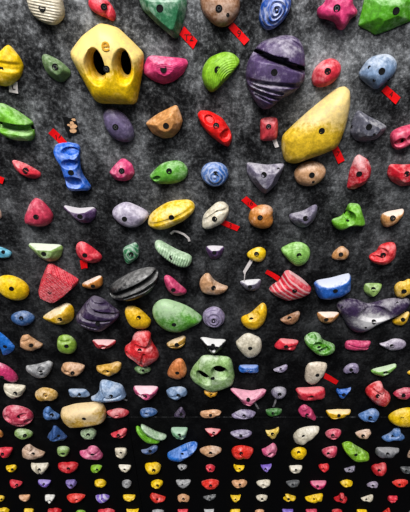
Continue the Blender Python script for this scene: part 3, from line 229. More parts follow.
{'seed': 105, 'wob': 0.07, 'noise': 0.08891134744432229, 'c': 0.16, 'creases': [(-0.62, 0.79, 0.56, -0.21, 0.14, 0.21)], 'bolt': [-0.314, 0.191], 'shape': 'oval', 'at': (1.1981, 2.2967), 'size': (0.0524, 0.0356, 0.0151), 'col': 'yellow2', 'res': (48, 14), 'label': 'tiny yellow hold cut off by the right edge beyond the green ledge'},
{'seed': 106, 'rot': -45, 'wob': 0.07, 'noise': 0.07077003750641249, 'c': 0.1, 'creases': [(-0.82, 0.43, 0.94, -0.47, 0.14, 0.16)], 'bolt': [0.192, 0.269], 'shape': 'wedge', 'at': (-1.1328, 2.1434), 'size': (0.1262, 0.1203, 0.0409), 'col': 'cream', 'chalk': 0.3, 'res': (80, 24), 'label': 'small cream leaf hold left of the tan-yellow oval one, below the pink one'},
{'seed': 107, 'wob': 0.07, 'noise': 0.08345769443493495, 'c': 0.1, 'dents': [(0.1, 0.42, 0.27, 0.31, 0, 0.35)], 'bolt': [0.068, 0.157], 'shape': 'oval', 'at': (-0.9562, 2.1111), 'size': (0.1333, 0.1074, 0.0411), 'col': 'mustard2', 'chalk': 0.4, 'res': (80, 24), 'label': 'small tan-yellow oval hold between cream leaf and grey-blue bar ones, below the grey leaf one'},
{'seed': 108, 'rot': 4, 'peak': (0, 0.3), 'wob': 0.07, 'noise': 0.056980788334171306, 'c': 0.16, 'dents': [(0.12, 0.06, 0.28, 0.25, -30, 0.35)], 'bolt': [0.191, 0.395], 'shape': 'bar', 'at': (-0.761, 2.1214), 'size': (0.1232, 0.066, 0.0281), 'col': 'greyblue', 'chalk': 0.35, 'ledge': 0.6, 'res': (80, 24), 'label': 'small grey-blue bar hold between tan-yellow oval and blue-grey shell ones, below the brown oval one'},
{'seed': 109, 'creases': [(-0.3, 0.8, -0.1, -0.2, 0.12, 0.15), (-0.1, -0.2, 0.7, -0.1, 0.12, 0.15)], 'bolt': [0.293, 0.147], 'shape': [(-1.0, -0.774), (-0.594, -0.513), (-0.362, 0.096), (-0.304, 0.791), (-0.072, 1.0), (0.391, 0.748), (0.855, 0.53), (0.913, -0.252), (1.0, -0.687), (0.565, -0.861), (0.043, -1.0), (-0.594, -0.991)], 'at': (-0.5832, 2.1469), 'size': (0.2136, 0.174, 0.0626), 'col': 'greyblue2', 'chalk': 0.5, 'res': (120, 40), 'label': 'pale blue-grey peaked hold with chalky upper half, above the yellow block'},
{'seed': 110, 'prof': 'facet', 'flat': 0.4, 'peak': (0, 0.5), 'rot': -4, 'wob': 0.07, 'noise': 0.09271129067485823, 'c': 0.1, 'dents': [(-0.36, 0.35, 0.44, 0.31, 0, 0.38)], 'bolt': [-0.04, 0.332], 'shape': 'half', 'at': (-0.3512, 2.1282), 'size': (0.1553, 0.1049, 0.0535), 'col': 'rose3', 'chalk': 0.2, 'ledge': 1.4, 'res': (80, 24), 'label': 'small pink half-moon hold between blue-grey shell and grey-blue oval ones, below the green one'},
{'seed': 111, 'rot': -20, 'wob': 0.07, 'noise': 0.11644135891671181, 'c': 0.16, 'dents': [(-0.14, -0.03, 0.48, 0.21, 0, 0.24)], 'bolt': [0.185, 0.315], 'shape': 'leaf', 'at': (-0.1699, 2.1244), 'size': (0.1303, 0.1002, 0.0383), 'col': 'greyblue', 'chalk': 0.3, 'res': (80, 24), 'label': 'small grey-blue oval hold between pink half-moon and mustard ones, below the orange-brown cone one'},
{'seed': 112, 'wob': 0.07, 'noise': 0.08406515160834045, 'c': 0.1, 'dents': [(0.01, 0.43, 0.39, 0.22, -30, 0.24)], 'bolt': [0.027, 0.228], 'shape': 'shield', 'at': (0.0366, 2.1193), 'size': (0.0826, 0.0533, 0.0272), 'col': 'ochre', 'chalk': 0.1, 'res': (48, 14), 'label': 'mustard shield hold between grey-blue oval and pink crown ones, below the pale green pocketed one'},
{'seed': 113, 'prof': 'facet', 'flat': 0.4, 'creases': [(-0.6, 0.2, 0.4, -0.3, 0.1, 0.15)], 'c': 0.14, 'peak': (0, 0.3), 'bolt': [-0.032, 0.476], 'shape': [(-1.0, 0.889), (-0.828, 1.0), (-0.368, 0.778), (0.207, 0.667), (0.782, 0.933), (1.0, 0.778), (0.897, 0.222), (0.494, -0.333), (0.207, -1.0), (-0.195, -0.833), (-0.54, 0.0)], 'at': (0.2597, 2.0842), 'size': (0.219, 0.1553, 0.0559), 'col': 'rose3', 'chalk': 0.45, 'ledge': 0.8, 'res': (120, 40), 'label': 'pink crown-like hold with chalk-white spread top'},
{'seed': 114, 'ribs': [('arc', (0, -1.4), 5, 0.08)], 'bolt': [-0.036, 0.327], 'shape': 'oval', 'at': (0.4436, 2.128), 'size': (0.0914, 0.0926, 0.0388), 'col': 'violetgrey2', 'chalk': 0.35, 'res': (48, 14), 'label': 'small violet-grey fan hold between pink crown and red bar ones, below the lavender one'},
{'seed': 115, 'rot': 9, 'peak': (0, 0.3), 'wob': 0.07, 'noise': 0.05962062944617751, 'c': 0.1, 'dents': [(-0.12, 0.01, 0.29, 0.29, 25, 0.24)], 'bolt': [-0.059, 0.304], 'shape': 'bar', 'at': (0.6376, 2.1204), 'size': (0.1883, 0.1066, 0.0453), 'col': 'red', 'chalk': 0.25, 'ledge': 0.5, 'res': (80, 24), 'label': 'long red bar hold beneath the cream shield-shaped one'},
{'seed': 116, 'wob': 0.07, 'noise': 0.05633624792727385, 'c': 0.1, 'dents': [(-0.4, 0.07, 0.32, 0.27, 25, 0.33)], 'bolt': [0.001, 0.203], 'shape': 'pinch', 'at': (0.8285, 2.1222), 'size': (0.0828, 0.0879, 0.0298), 'col': 'blue3b', 'chalk': 0.2, 'res': (48, 14), 'label': 'small blue crown hold between red bar and red jug ones, below the lavender shell one'},
{'seed': 117, 'creases': [(-0.9, -0.1, 0.6, -0.9, 0.16, 0.3), (-0.7, 0.6, 0.1, 0.3, 0.12, 0.2)], 'bolt': [-0.348, 0.323], 'shape': [(-1.0, 0.225), (-0.843, 0.612), (-0.529, 0.884), (-0.137, 1.0), (0.098, 0.767), (0.255, 0.38), (0.882, -0.008), (1.0, -0.473), (0.608, -1.0), (-0.137, -0.628), (-0.765, -0.163)], 'at': (1.0443, 2.1157), 'size': (0.1622, 0.2177, 0.0584), 'col': 'redb', 'chalk': 0.5, 'res': (80, 24), 'label': 'knobbly pinkish red hold with chalk at the right'},
{'seed': 118, 'rot': 10, 'wob': 0.07, 'noise': 0.07961725505884626, 'c': 0.1, 'creases': [(-0.52, 0.37, 0.89, 0.63, 0.14, 0.26)], 'bolt': [-0.211, 0.264], 'shape': 'leaf', 'at': (1.1955, 2.1192), 'size': (0.1231, 0.0912, 0.0349), 'col': 'rose', 'chalk': 0.3, 'res': (80, 24), 'label': 'rosy pink leaf-shaped hold at the right edge above the big yellow one'},
{'seed': 119, 'dents': [(-0.5, 0.15, 0.3, 0.3, 0, 0.35), (0.45, 0.35, 0.32, 0.22, 0, 0.35), (0.1, -0.55, 0.32, 0.22, 0, 0.35), (0.7, -0.25, 0.22, 0.25, 0, 0.3)], 'rot': -15, 'bolt': [0.183, 0.276], 'shape': [(1.0, 0.0), (0.901, 0.39), (0.623, 0.704), (0.223, 0.877), (-0.223, 0.877), (-0.623, 0.704), (-0.901, 0.39), (-1.0, 0.0), (-0.901, -0.39), (-0.623, -0.704), (-0.223, -0.877), (0.223, -0.877), (0.623, -0.704), (0.901, -0.39)], 'at': (-1.1747, 1.9124), 'size': (0.1896, 0.1809, 0.0547), 'col': 'rose', 'chalk': 0.45, 'res': (120, 40), 'label': 'wide rosy oval hold with several finger dimples'},
{'seed': 120, 'rot': -55, 'wob': 0.07, 'noise': 0.11447956652307428, 'c': 0.22, 'dents': [(-0.13, 0.34, 0.45, 0.3, 25, 0.31)], 'bolt': [0.289, 0.216], 'shape': 'banana', 'at': (-0.9672, 1.9291), 'size': (0.1024, 0.1199, 0.0332), 'col': 'denim2', 'chalk': 0.25, 'res': (48, 14), 'label': 'blue bean hold between pink dimpled oval and yellow block ones, below the tan-yellow oval one'},
{'seed': 121, 'prof': 'slab', 'pq': (4, 2.2), 'c': 0.15, 'bolt': [0.148, 0.319], 'shape': [(-1.0, 0.057), (-0.912, 0.434), (-0.385, 0.736), (0.275, 0.887), (0.758, 1.0), (0.934, 0.736), (1.0, 0.208), (0.89, -0.472), (0.363, -0.698), (-0.429, -1.0), (-0.78, -0.962), (-0.956, -0.472)], 'at': (-0.7563, 1.9354), 'size': (0.2849, 0.2066, 0.0744), 'col': 'mustard3', 'chalk': 0.6, 'chalkz': 0.7, 'res': (120, 40), 'label': 'big yellow rounded block with a chalk-worn top'},
{'seed': 122, 'rot': -14, 'wob': 0.07, 'noise': 0.0514815542266766, 'c': 0.22, 'dents': [(-0.09, 0.08, 0.41, 0.22, 25, 0.21)], 'bolt': [-0.012, 0.227], 'shape': 'leaf', 'at': (-0.5438, 1.9336), 'size': (0.1363, 0.0792, 0.0337), 'col': 'dustyred', 'chalk': 0.3, 'res': (80, 24), 'label': 'small red lens hold between yellow block and blue ones, below the blue-grey shell one'},
{'seed': 123, 'rot': -25, 'wob': 0.07, 'noise': 0.05739559577776728, 'c': 0.22, 'dents': [(-0.18, 0.21, 0.46, 0.29, 0, 0.39)], 'bolt': [-0.137, 0.106], 'shape': 'drop', 'at': (-0.3532, 1.9411), 'size': (0.1106, 0.0782, 0.0332), 'col': 'denim', 'chalk': 0.3, 'res': (48, 14), 'label': 'small blue teardrop hold between red lens and dark violet ones, below the pink half-moon one'},
{'seed': 124, 'rot': -10, 'wob': 0.07, 'noise': 0.06987297625863555, 'c': 0.16, 'creases': [(-0.65, 0.66, 0.92, 0.16, 0.14, 0.16)], 'bolt': [0.192, 0.258], 'shape': 'tri', 'at': (-0.157, 1.9358), 'size': (0.0731, 0.0996, 0.028), 'col': 'darkviolet', 'chalk': 0.2, 'res': (48, 14), 'label': 'small dark violet triangular hold between blue and peach crescent ones, below the grey-blue oval one'},
{'seed': 125, 'bend': -0.5, 'rot': 6, 'wob': 0.07, 'noise': 0.10528160352961943, 'c': 0.22, 'creases': [(-0.51, 0.31, 0.72, 0.53, 0.14, 0.17)], 'bolt': [-0.032, 0.266], 'shape': 'banana', 'at': (0.0361, 1.9239), 'size': (0.1386, 0.0713, 0.0257), 'col': 'peach2', 'chalk': 0.25, 'res': (80, 24), 'label': 'small peach crescent hold between dark violet and lavender ones, below the mustard one'},
{'seed': 126, 'rot': 14, 'wob': 0.07, 'noise': 0.100007096461077, 'c': 0.1, 'creases': [(-0.81, 0.24, 0.95, -0.27, 0.14, 0.16)], 'bolt': [-0.027, 0.457], 'shape': 'leaf', 'at': (0.2445, 1.92), 'size': (0.1527, 0.0799, 0.034), 'col': 'lavender2', 'chalk': 0.25, 'res': (80, 24), 'label': 'small lavender oval hold between peach crescent and dark green ones, below the pink crown one'},
{'seed': 127, 'rot': 140, 'wob': 0.07, 'noise': 0.05329880562145599, 'c': 0.1, 'dents': [(0.24, 0.26, 0.3, 0.33, 25, 0.32)], 'bolt': [-0.131, 0.374], 'shape': 'drop', 'at': (0.4276, 1.9419), 'size': (0.1002, 0.0669, 0.0284), 'col': 'green3', 'chalk': 0.15, 'res': (48, 14), 'label': 'small dark green teardrop hold between lavender and pink triangle ones, below the violet-grey fan one'},
{'seed': 128, 'c': 0.15, 'wob': 0.07, 'noise': 0.10446854681815648, 'dents': [(-0.1, 0.44, 0.41, 0.35, -30, 0.29)], 'bolt': [-0.208, 0.156], 'shape': [(-1.0, 0.185), (-0.833, 0.741), (-0.444, 1.0), (0.222, 0.556), (1.0, -0.679), (0.889, -1.0), (0.111, -0.556), (-0.778, -0.37)], 'at': (0.6427, 1.9388), 'size': (0.1224, 0.1391, 0.0353), 'col': 'rose2', 'chalk': 0.2, 'res': (48, 14), 'label': 'small pink triangle hold between dark green and yellow slice ones, below the red bar one'},
{'seed': 129, 'peak': (0, 0.45), 'rot': 3, 'wob': 0.07, 'noise': 0.09803741566516602, 'c': 0.16, 'creases': [(-0.67, -0.13, 0.86, -0.26, 0.14, 0.17)], 'bolt': [-0.023, 0.551], 'shape': 'half', 'at': (0.8304, 1.9253), 'size': (0.1538, 0.077, 0.036), 'col': 'yellow2', 'chalk': 0.25, 'ledge': 1, 'res': (80, 24), 'label': 'small yellow slice hold between pink triangle and blue ones, below the blue crown one'},
{'seed': 130, 'rot': 170, 'wob': 0.07, 'noise': 0.05685692821163884, 'c': 0.22, 'dents': [(0.05, -0.1, 0.49, 0.21, -30, 0.32)], 'bolt': [-0.123, 0.388], 'shape': 'drop', 'at': (1.0301, 1.9158), 'size': (0.1264, 0.1081, 0.0459), 'col': 'denim2', 'chalk': 0.3, 'res': (80, 24), 'label': 'small blue teardrop hold between yellow slice and yellow ridged ones, below the red jug one'},
{'seed': 131, 'ribs': [('arc', (0.6, -0.2), 7, 0.05)], 'bolt': [-0.287, 0.404], 'shape': [(-1.0, 0.036), (-0.733, 0.543), (-0.267, 0.898), (0.333, 1.0), (1.0, 0.848), (1.0, -0.878), (0.2, -1.0), (-0.467, -0.726), (-0.867, -0.371)], 'at': (1.246, 1.8964), 'size': (0.1775, 0.1668, 0.054), 'col': 'yellow', 'chalk': 0.1, 'res': (80, 24), 'label': 'large yellow ridged hold at the right edge in the lower part'},
{'seed': 132, 'wob': 0.07, 'noise': 0.058883779310676995, 'c': 0.22, 'creases': [(-0.66, -0.07, 0.65, -0.28, 0.14, 0.16)], 'bolt': [0.065, 0.088], 'shape': 'oval', 'at': (-1.3386, 1.7214), 'size': (0.0341, 0.0862, 0.0145), 'col': 'amber', 'res': (48, 14), 'label': 'tiny tan hold cut off at the left edge beside a green oval'},
{'seed': 133, 'ribs': [('ring', 0, 2, 0.12)], 'bolt': [0.384, 0.368], 'shape': 'oval', 'at': (-1.1841, 1.7257), 'size': (0.1187, 0.0875, 0.0372), 'col': 'sage2', 'chalk': 0.35, 'res': (80, 24), 'label': 'small green oval hold between tan and blue pyramid ones, below the pink dimpled oval one'},
{'seed': 134, 'prof': 'facet', 'flat': 0.15, 'peak': (0, 0.1), 'c': 0.1, 'wob': 0.07, 'noise': 0.09957551285866964, 'dents': [(0.04, -0.05, 0.39, 0.32, 25, 0.22)], 'bolt': [0.323, 0.186], 'shape': [(-1.0, -0.55), (-0.551, 0.2), (-0.092, 1.0), (0.163, 0.95), (0.571, 0.2), (1.0, -0.487), (0.571, -0.862), (-0.245, -1.0)], 'at': (-0.9697, 1.7229), 'size': (0.1344, 0.1522, 0.0532), 'col': 'denim3', 'chalk': 0.2, 'res': (80, 24), 'label': 'blue pyramid-shaped hold below the big yellow block'},
{'seed': 135, 'wob': 0.07, 'noise': 0.07358713828695276, 'c': 0.22, 'creases': [(-0.65, 0.15, 0.52, -0.31, 0.14, 0.29)], 'bolt': [0.106, 0.461], 'shape': 'blob', 'at': (-0.758, 1.728), 'size': (0.1052, 0.0966, 0.0411), 'col': 'mint2', 'chalk': 0.4, 'res': (48, 14), 'label': 'small pale green lumpy hold between blue pyramid and red ones, below the yellow block one'},
{'seed': 136, 'prof': 'facet', 'flat': 0.4, 'wob': 0.07, 'noise': 0.08329467146364158, 'c': 0.16, 'dents': [(0.32, -0.07, 0.26, 0.34, 25, 0.33)], 'bolt': [0.005, 0.293], 'shape': 'wedge', 'at': (-0.5607, 1.7296), 'size': (0.1074, 0.0856, 0.0364), 'col': 'red', 'chalk': 0.15, 'res': (48, 14), 'label': 'small red wedge hold between pale green and green clam ones, below the red lens one'},
{'seed': 137, 'bolt': [-0.027, 0.098], 'shape': [(-1.0, 0.778), (-0.755, 1.0), (-0.429, 0.556), (0.143, -0.111), (0.796, -0.556), (1.0, -0.889), (0.551, -1.0), (-0.184, -0.722), (-0.755, 0.0)], 'at': (-0.3704, 1.7166), 'size': (0.1514, 0.1581, 0.0545), 'col': 'lime2', 'chalk': 0.15, 'res': (80, 24), 'lip': {'shape': [(-1.0, 0.976), (-0.769, 1.0), (-0.308, 0.455), (0.308, -0.212), (0.962, -0.576), (1.0, -0.939), (0.462, -1.0), (-0.308, -0.394), (-0.846, 0.394)], 'at': (-0.3301, 1.7492), 'size': (0.161, 0.1306, 0.0522)}, 'label': 'green clam-like hold with a pale second plate above it'},
{'seed': 138, 'peak': (0, 0.4), 'wob': 0.07, 'noise': 0.09837617393603823, 'c': 0.22, 'creases': [(-0.93, -0.29, 0.38, -0.11, 0.14, 0.28)], 'bolt': [0.01, 0.628], 'shape': 'half', 'at': (-0.1644, 1.7309), 'size': (0.1077, 0.1073, 0.0502), 'col': 'green4', 'chalk': 0.5, 'ledge': 0.8, 'res': (48, 14), 'label': 'small green half-moon hold between green clam and red triangle ones, below the dark violet one'},
{'seed': 139, 'prof': 'facet', 'flat': 0.4, 'rot': -8, 'peak': (0, 0.3), 'wob': 0.07, 'noise': 0.06443630100356637, 'c': 0.1, 'dents': [(-0.04, -0.03, 0.3, 0.27, 0, 0.35)], 'bolt': [0.069, 0.575], 'shape': 'trid', 'at': (0.0522, 1.7408), 'size': (0.1078, 0.0656, 0.0334), 'col': 'crimson', 'chalk': 0.15, 'ledge': 0.8, 'res': (48, 14), 'label': 'small red triangle hold between green half-moon and lavender ones, below the peach crescent one'},
{'seed': 140, 'rot': -10, 'wob': 0.07, 'noise': 0.09045782880023169, 'c': 0.22, 'creases': [(-0.84, 0.53, 0.67, 0.44, 0.14, 0.3)], 'bolt': [-0.036, 0.331], 'shape': 'leaf', 'at': (0.2348, 1.7205), 'size': (0.1449, 0.0763, 0.0324), 'col': 'lavender2', 'chalk': 0.3, 'res': (80, 24), 'label': 'small lavender oval hold between red triangle and pale yellow ones, below the lavender one'},
{'seed': 141, 'rot': 15, 'wob': 0.07, 'noise': 0.08146990200087767, 'c': 0.16, 'creases': [(-0.77, -0.03, 0.47, 0.73, 0.14, 0.26)], 'bolt': [0.025, 0.236], 'shape': 'pinch', 'at': (0.4359, 1.7287), 'size': (0.088, 0.1181, 0.0285), 'col': 'yellow3', 'chalk': 0.3, 'res': (48, 14), 'label': 'small pale yellow horned hold between lavender and cream boulder ones, below the dark green one'},
{'seed': 142, 'noise': 0.09, 'c': 0.2, 'bolt': [-0.308, 0.367], 'shape': [(-1.0, -0.167), (-0.769, 0.563), (-0.154, 0.875), (0.462, 1.0), (1.0, 0.927), (0.885, 0.354), (0.385, -0.375), (-0.154, -0.896), (-0.692, -1.0)], 'at': (0.6591, 1.7116), 'size': (0.1586, 0.1697, 0.0514), 'col': 'cream', 'chalk': 0.3, 'res': (80, 24), 'label': 'large cream shell-like hold pointing to its upper right'},
{'seed': 143, 'dents': [(0, -0.2, 0.5, 0.4, 20, 0.3)], 'rot': 15, 'bolt': [-0.203, 0.398], 'shape': 'drop', 'at': (0.837, 1.7225), 'size': (0.1041, 0.0889, 0.0378), 'col': 'rose', 'chalk': 0.35, 'res': (48, 14), 'label': 'small rosy teardrop hold between cream boulder and beige ones, below the yellow slice one'},
{'seed': 144, 'rot': 160, 'wob': 0.07, 'noise': 0.11480650954134226, 'c': 0.1, 'creases': [(-0.48, 0.68, 0.78, 0.7, 0.14, 0.28)], 'bolt': [-0.232, 0.32], 'shape': 'drop', 'at': (1.0328, 1.7233), 'size': (0.1012, 0.0824, 0.035), 'col': 'peach3', 'chalk': 0.3, 'res': (48, 14), 'label': 'small beige teardrop hold between rosy and blue three-armed ones, below the blue one'},
{'seed': 145, 'wob': 0.07, 'noise': 0.06978066811063711, 'c': 0.22, 'creases': [(-0.63, -0.05, 0.57, 0.44, 0.14, 0.27)], 'bolt': [-0.27, 0.015], 'shape': 'tripod', 'at': (1.2403, 1.719), 'size': (0.1476, 0.1176, 0.0424), 'col': 'denim2', 'chalk': 0.4, 'res': (80, 24), 'label': 'blue three-armed hold with chalky left foot below the yellow ridged one'},
{'seed': 146, 'rot': -35, 'wob': 0.07, 'noise': 0.05610727317882026, 'c': 0.16, 'dents': [(-0.32, -0.09, 0.48, 0.26, 25, 0.4)], 'bolt': [-0.056, 0.483], 'shape': 'wedge', 'at': (-1.3536, 1.5196), 'size': (0.1128, 0.0927, 0.0394), 'col': 'red', 'chalk': 0.15, 'res': (48, 14), 'label': 'red pointed hold cut off by the left edge beside a beige bar'},
{'seed': 147, 'rot': -50, 'wob': 0.07, 'noise': 0.0687115501651116, 'c': 0.1, 'creases': [(-0.87, 0.54, 0.79, 0.48, 0.14, 0.29)], 'bolt': [0.219, 0.218], 'shape': 'banana', 'at': (-1.1689, 1.5284), 'size': (0.1522, 0.1436, 0.0465), 'col': 'peach3', 'chalk': 0.25, 'res': (80, 24), 'label': 'small beige bar hold between red and pale green ones, below the green oval one'},
{'seed': 148, 'dents': [(0, 0, 0.5, 0.4, 20, 0.25)], 'rot': 20, 'bolt': [0.089, 0.099], 'shape': 'drop', 'at': (-0.9591, 1.531), 'size': (0.0864, 0.0964, 0.0367), 'col': 'sage2', 'chalk': 0.35, 'res': (48, 14), 'label': 'pale green teardrop hold between beige bar and pink three-armed ones, below the blue pyramid one'},
{'seed': 149, 'wob': 0.07, 'noise': 0.11392490711544329, 'c': 0.22, 'creases': [(-0.6, 0.24, 0.81, 0.29, 0.14, 0.21)], 'bolt': [0.266, 0.423], 'shape': [(-1.0, 0.096), (-0.31, 0.233), (-0.138, 0.781), (0.207, 1.0), (0.638, 0.781), (0.81, -0.041), (1.0, -0.589), (0.81, -1.0), (0.293, -0.795), (-0.31, -0.726), (-0.914, -0.384)], 'at': (-0.7741, 1.5194), 'size': (0.1589, 0.1319, 0.0475), 'col': 'rose3', 'chalk': 0.35, 'res': (80, 24), 'label': 'pink three-armed hold right of a small pale green one'},
{'seed': 150, 'wob': 0.07, 'noise': 0.11651451491058575, 'c': 0.16, 'dents': [(-0.36, -0.02, 0.37, 0.22, 0, 0.32)], 'bolt': [0.12, 0.511], 'shape': 'shield', 'at': (-0.5701, 1.5072), 'size': (0.0852, 0.1027, 0.0326), 'col': 'cream', 'chalk': 0.2, 'res': (48, 14), 'label': 'small cream shield hold between pink three-armed and blue bird ones, below the red one'},
{'seed': 151, 'peak': (0, 0.3), 'wob': 0.07, 'noise': 0.09725356321762421, 'c': 0.16, 'dents': [(-0.29, 0.32, 0.41, 0.28, 0, 0.3)], 'bolt': [0.203, 0.43], 'shape': [(-1.0, -0.265), (-0.205, -0.061), (0.277, 0.551), (0.639, 1.0), (1.0, 0.755), (0.94, -0.265), (0.398, -1.0), (-0.446, -0.878)], 'at': (-0.3783, 1.548), 'size': (0.1202, 0.0894, 0.0322), 'col': 'denim3', 'chalk': 0.25, 'ledge': 0.5, 'res': (48, 14), 'label': 'dark blue bird-like hold with a raised right end'},
{'seed': 152, 'peak': (0, 0.3), 'dents': [(0.105, 0.478, 0.373, 0.332, 35, 0.6), (0.606, 0.87, 0.294, 0.321, 35, 0.6)], 'bolt': [-0.002, 0.171], 'shape': [(-1.0, -0.626), (-0.829, -0.232), (-0.171, 0.36), (0.355, 0.852), (0.75, 1.0), (1.0, 0.754), (0.882, 0.261), (0.355, -0.429), (-0.171, -0.97), (-0.697, -1.0)], 'at': (-0.1518, 1.5384), 'size': (0.2116, 0.184, 0.0729), 'col': 'blue4', 'chalk': 0.35, 'ledge': 0.5, 'res': (150, 50), 'label': 'long bright blue diagonal hold with pockets in its lower face'},
{'seed': 153, 'ribs': [('ring', 0, 2, 0.1)], 'bolt': [-0.023, 0.39], 'shape': 'leaf', 'at': (0.0383, 1.5359), 'size': (0.1509, 0.0943, 0.0401), 'col': 'tan', 'chalk': 0.4, 'res': (80, 24), 'label': 'small tan oval hold between blue long and red round ones, below the red triangle one'},
{'seed': 154, 'wob': 0.07, 'noise': 0.09671764672216017, 'c': 0.22, 'dents': [(-0.32, 0.18, 0.44, 0.25, -30, 0.3)], 'bolt': [-0.151, 0.63], 'shape': [(-1.0, 0.056), (-0.772, 0.75), (-0.041, 1.0), (0.598, 0.889), (1.0, 0.333), (0.781, -0.5), (0.142, -1.0), (-0.589, -0.917), (-0.954, -0.5)], 'at': (0.2523, 1.5211), 'size': (0.1465, 0.1319, 0.0475), 'col': 'brightred2', 'chalk': 0.05, 'gloss': 1, 'res': (80, 24), 'label': 'round tomato red hold in the lower centre'},
{'seed': 155, 'rot': 35, 'wob': 0.07, 'noise': 0.09828515164958629, 'c': 0.1, 'dents': [(0.13, -0.09, 0.39, 0.28, 25, 0.39)], 'bolt': [-0.012, 0.119], 'shape': 'banana', 'at': (0.4345, 1.5406), 'size': (0.1077, 0.1405, 0.0388), 'col': 'rose3', 'chalk': 0.25, 'res': (48, 14), 'label': 'small pink bean hold between red round and yellow six-sided ones, below the pale yellow one'},
{'seed': 156, 'ribs': [('ring', 0, 2, 0.1)], 'bolt': [-0.176, 0.651], 'shape': 'hex', 'at': (0.6379, 1.5127), 'size': (0.1027, 0.1091, 0.0436), 'col': 'yellow', 'chalk': 0.05, 'res': (48, 14), 'label': 'small yellow six-sided hold between pink and pink ones, below the cream boulder one'},
{'seed': 157, 'rot': 150, 'wob': 0.07, 'noise': 0.0719987770938066, 'c': 0.22, 'creases': [(-0.56, -0.41, 0.44, -0.14, 0.14, 0.15)], 'bolt': [-0.333, 0.341], 'shape': 'drop', 'at': (0.8455, 1.5266), 'size': (0.1064, 0.1015, 0.0431), 'col': 'rose', 'chalk': 0.25, 'res': (48, 14), 'label': 'small pink teardrop hold between yellow six-sided and green long ones, below the rosy one'},
{'seed': 158, 'prof': 'slab', 'dents': [(-0.56, 0.798, 0.395, 0.321, -40, 0.6), (0.171, 0.073, 0.361, 0.331, -38, 0.6)], 'bolt': [-0.188, 0.339], 'shape': [(-1.0, 0.558), (-0.853, 0.894), (-0.487, 1.0), (-0.121, 0.558), (0.465, -0.019), (1.0, -0.596), (0.758, -0.933), (0.172, -1.0), (-0.341, -0.5)], 'at': (1.0162, 1.5436), 'size': (0.2042, 0.1718, 0.0618), 'col': 'lime', 'chalk': 0.2, 'res': (120, 40), 'label': 'long lime green diagonal hold with a slot along its front'},
{'seed': 159, 'rot': -6, 'peak': (0, 0.3), 'wob': 0.07, 'noise': 0.08473929780902846, 'c': 0.22, 'dents': [(0.04, -0.09, 0.42, 0.26, -30, 0.26)], 'bolt': [-0.165, 0.657], 'shape': 'half', 'at': (1.2337, 1.5159), 'size': (0.1567, 0.1043, 0.0443), 'col': 'grey2', 'chalk': 0.3, 'ledge': 0.5, 'res': (80, 24), 'label': 'small grey crescent hold between green long and cream ones, below the blue three-armed one'},
{'seed': 160, 'wob': 0.07, 'noise': 0.09381664725887837, 'c': 0.1, 'creases': [(-0.98, 0.14, 0.86, 0.19, 0.14, 0.24)], 'bolt': [-0.43, 0.062], 'shape': 'oval', 'at': (1.4058, 1.5003), 'size': (0.0425, 0.1102, 0.0181), 'col': 'peach3', 'res': (48, 14), 'label': 'cream hold cut off by the right edge next to the grey crescent'},
{'seed': 161, 'wob': 0.07, 'rot': 15, 'noise': 0.06970384565915805, 'c': 0.1, 'dents': [(-0.21, 0.2, 0.34, 0.34, -30, 0.36)], 'bolt': [0.381, 0.532], 'shape': 'shield', 'at': (-1.3598, 1.3301), 'size': (0.0746, 0.0585, 0.0322), 'col': 'yellow', 'chalk': 0.06, 'res': (48, 14), 'label': 'small yellow shield hold left of the cream double one, fourth row from the bottom'},
{'seed': 162, 'creases': [(-0.3, 1, 0.1, -1, 0.2, 0.4)], 'wob': 0.07, 'bolt': [0.077, 0.466], 'shape': 'pinch', 'at': (-1.1512, 1.3413), 'size': (0.1272, 0.0964, 0.053), 'col': 'cream', 'chalk': 0.3, 'res': (80, 24), 'label': 'small cream double hold between yellow and red ones, fourth row from the bottom'},
{'seed': 163, 'creases': [(-0.5, 0.4, 0.5, -0.5, 0.2, 0.25)], 'wob': 0.07, 'rot': -15, 'bolt': [0.149, 0.529], 'shape': 'blob', 'at': (-0.9547, 1.3508), 'size': (0.1369, 0.0916, 0.0504), 'col': 'crimson2', 'chalk': 0.06, 'res': (80, 24), 'label': 'small red lumpy hold between cream double and lime green ones, fourth row from the bottom'},
{'seed': 164, 'wob': 0.07, 'rot': 10, 'noise': 0.06995105175237906, 'c': 0.1, 'dents': [(0.08, 0.24, 0.32, 0.2, -30, 0.35)], 'bolt': [0.314, 0.519], 'shape': 'drop', 'at': (-0.7648, 1.3268), 'size': (0.0838, 0.0667, 0.0367), 'col': 'lime', 'chalk': 0.06, 'res': (48, 14), 'label': 'small lime green teardrop hold between red and cream half-moon ones, fourth row from the bottom'},
{'seed': 165, 'wob': 0.07, 'peak': (0, 0.3), 'noise': 0.11497309397029767, 'c': 0.22, 'dents': [(-0.38, 0.13, 0.39, 0.33, 25, 0.34)], 'bolt': [0.051, 0.57], 'shape': 'half', 'at': (-0.5627, 1.3292), 'size': (0.0896, 0.0623, 0.0342), 'col': 'cream', 'chalk': 0.25, 'ledge': 0.8, 'res': (48, 14), 'label': 'small cream half-moon hold between lime green and yellow lumpy ones, fourth row from the bottom'},
{'seed': 166, 'creases': [(-0.5, -0.2, 0.4, -0.6, 0.2, 0.3)], 'wob': 0.07, 'rot': -10, 'bolt': [0.135, 0.602], 'shape': 'blob', 'at': (-0.3624, 1.3404), 'size': (0.1127, 0.1005, 0.0553), 'col': 'yellow', 'chalk': 0.06, 'res': (48, 14), 'label': 'small yellow lumpy hold between cream half-moon and grey ones, fourth row from the bottom'},
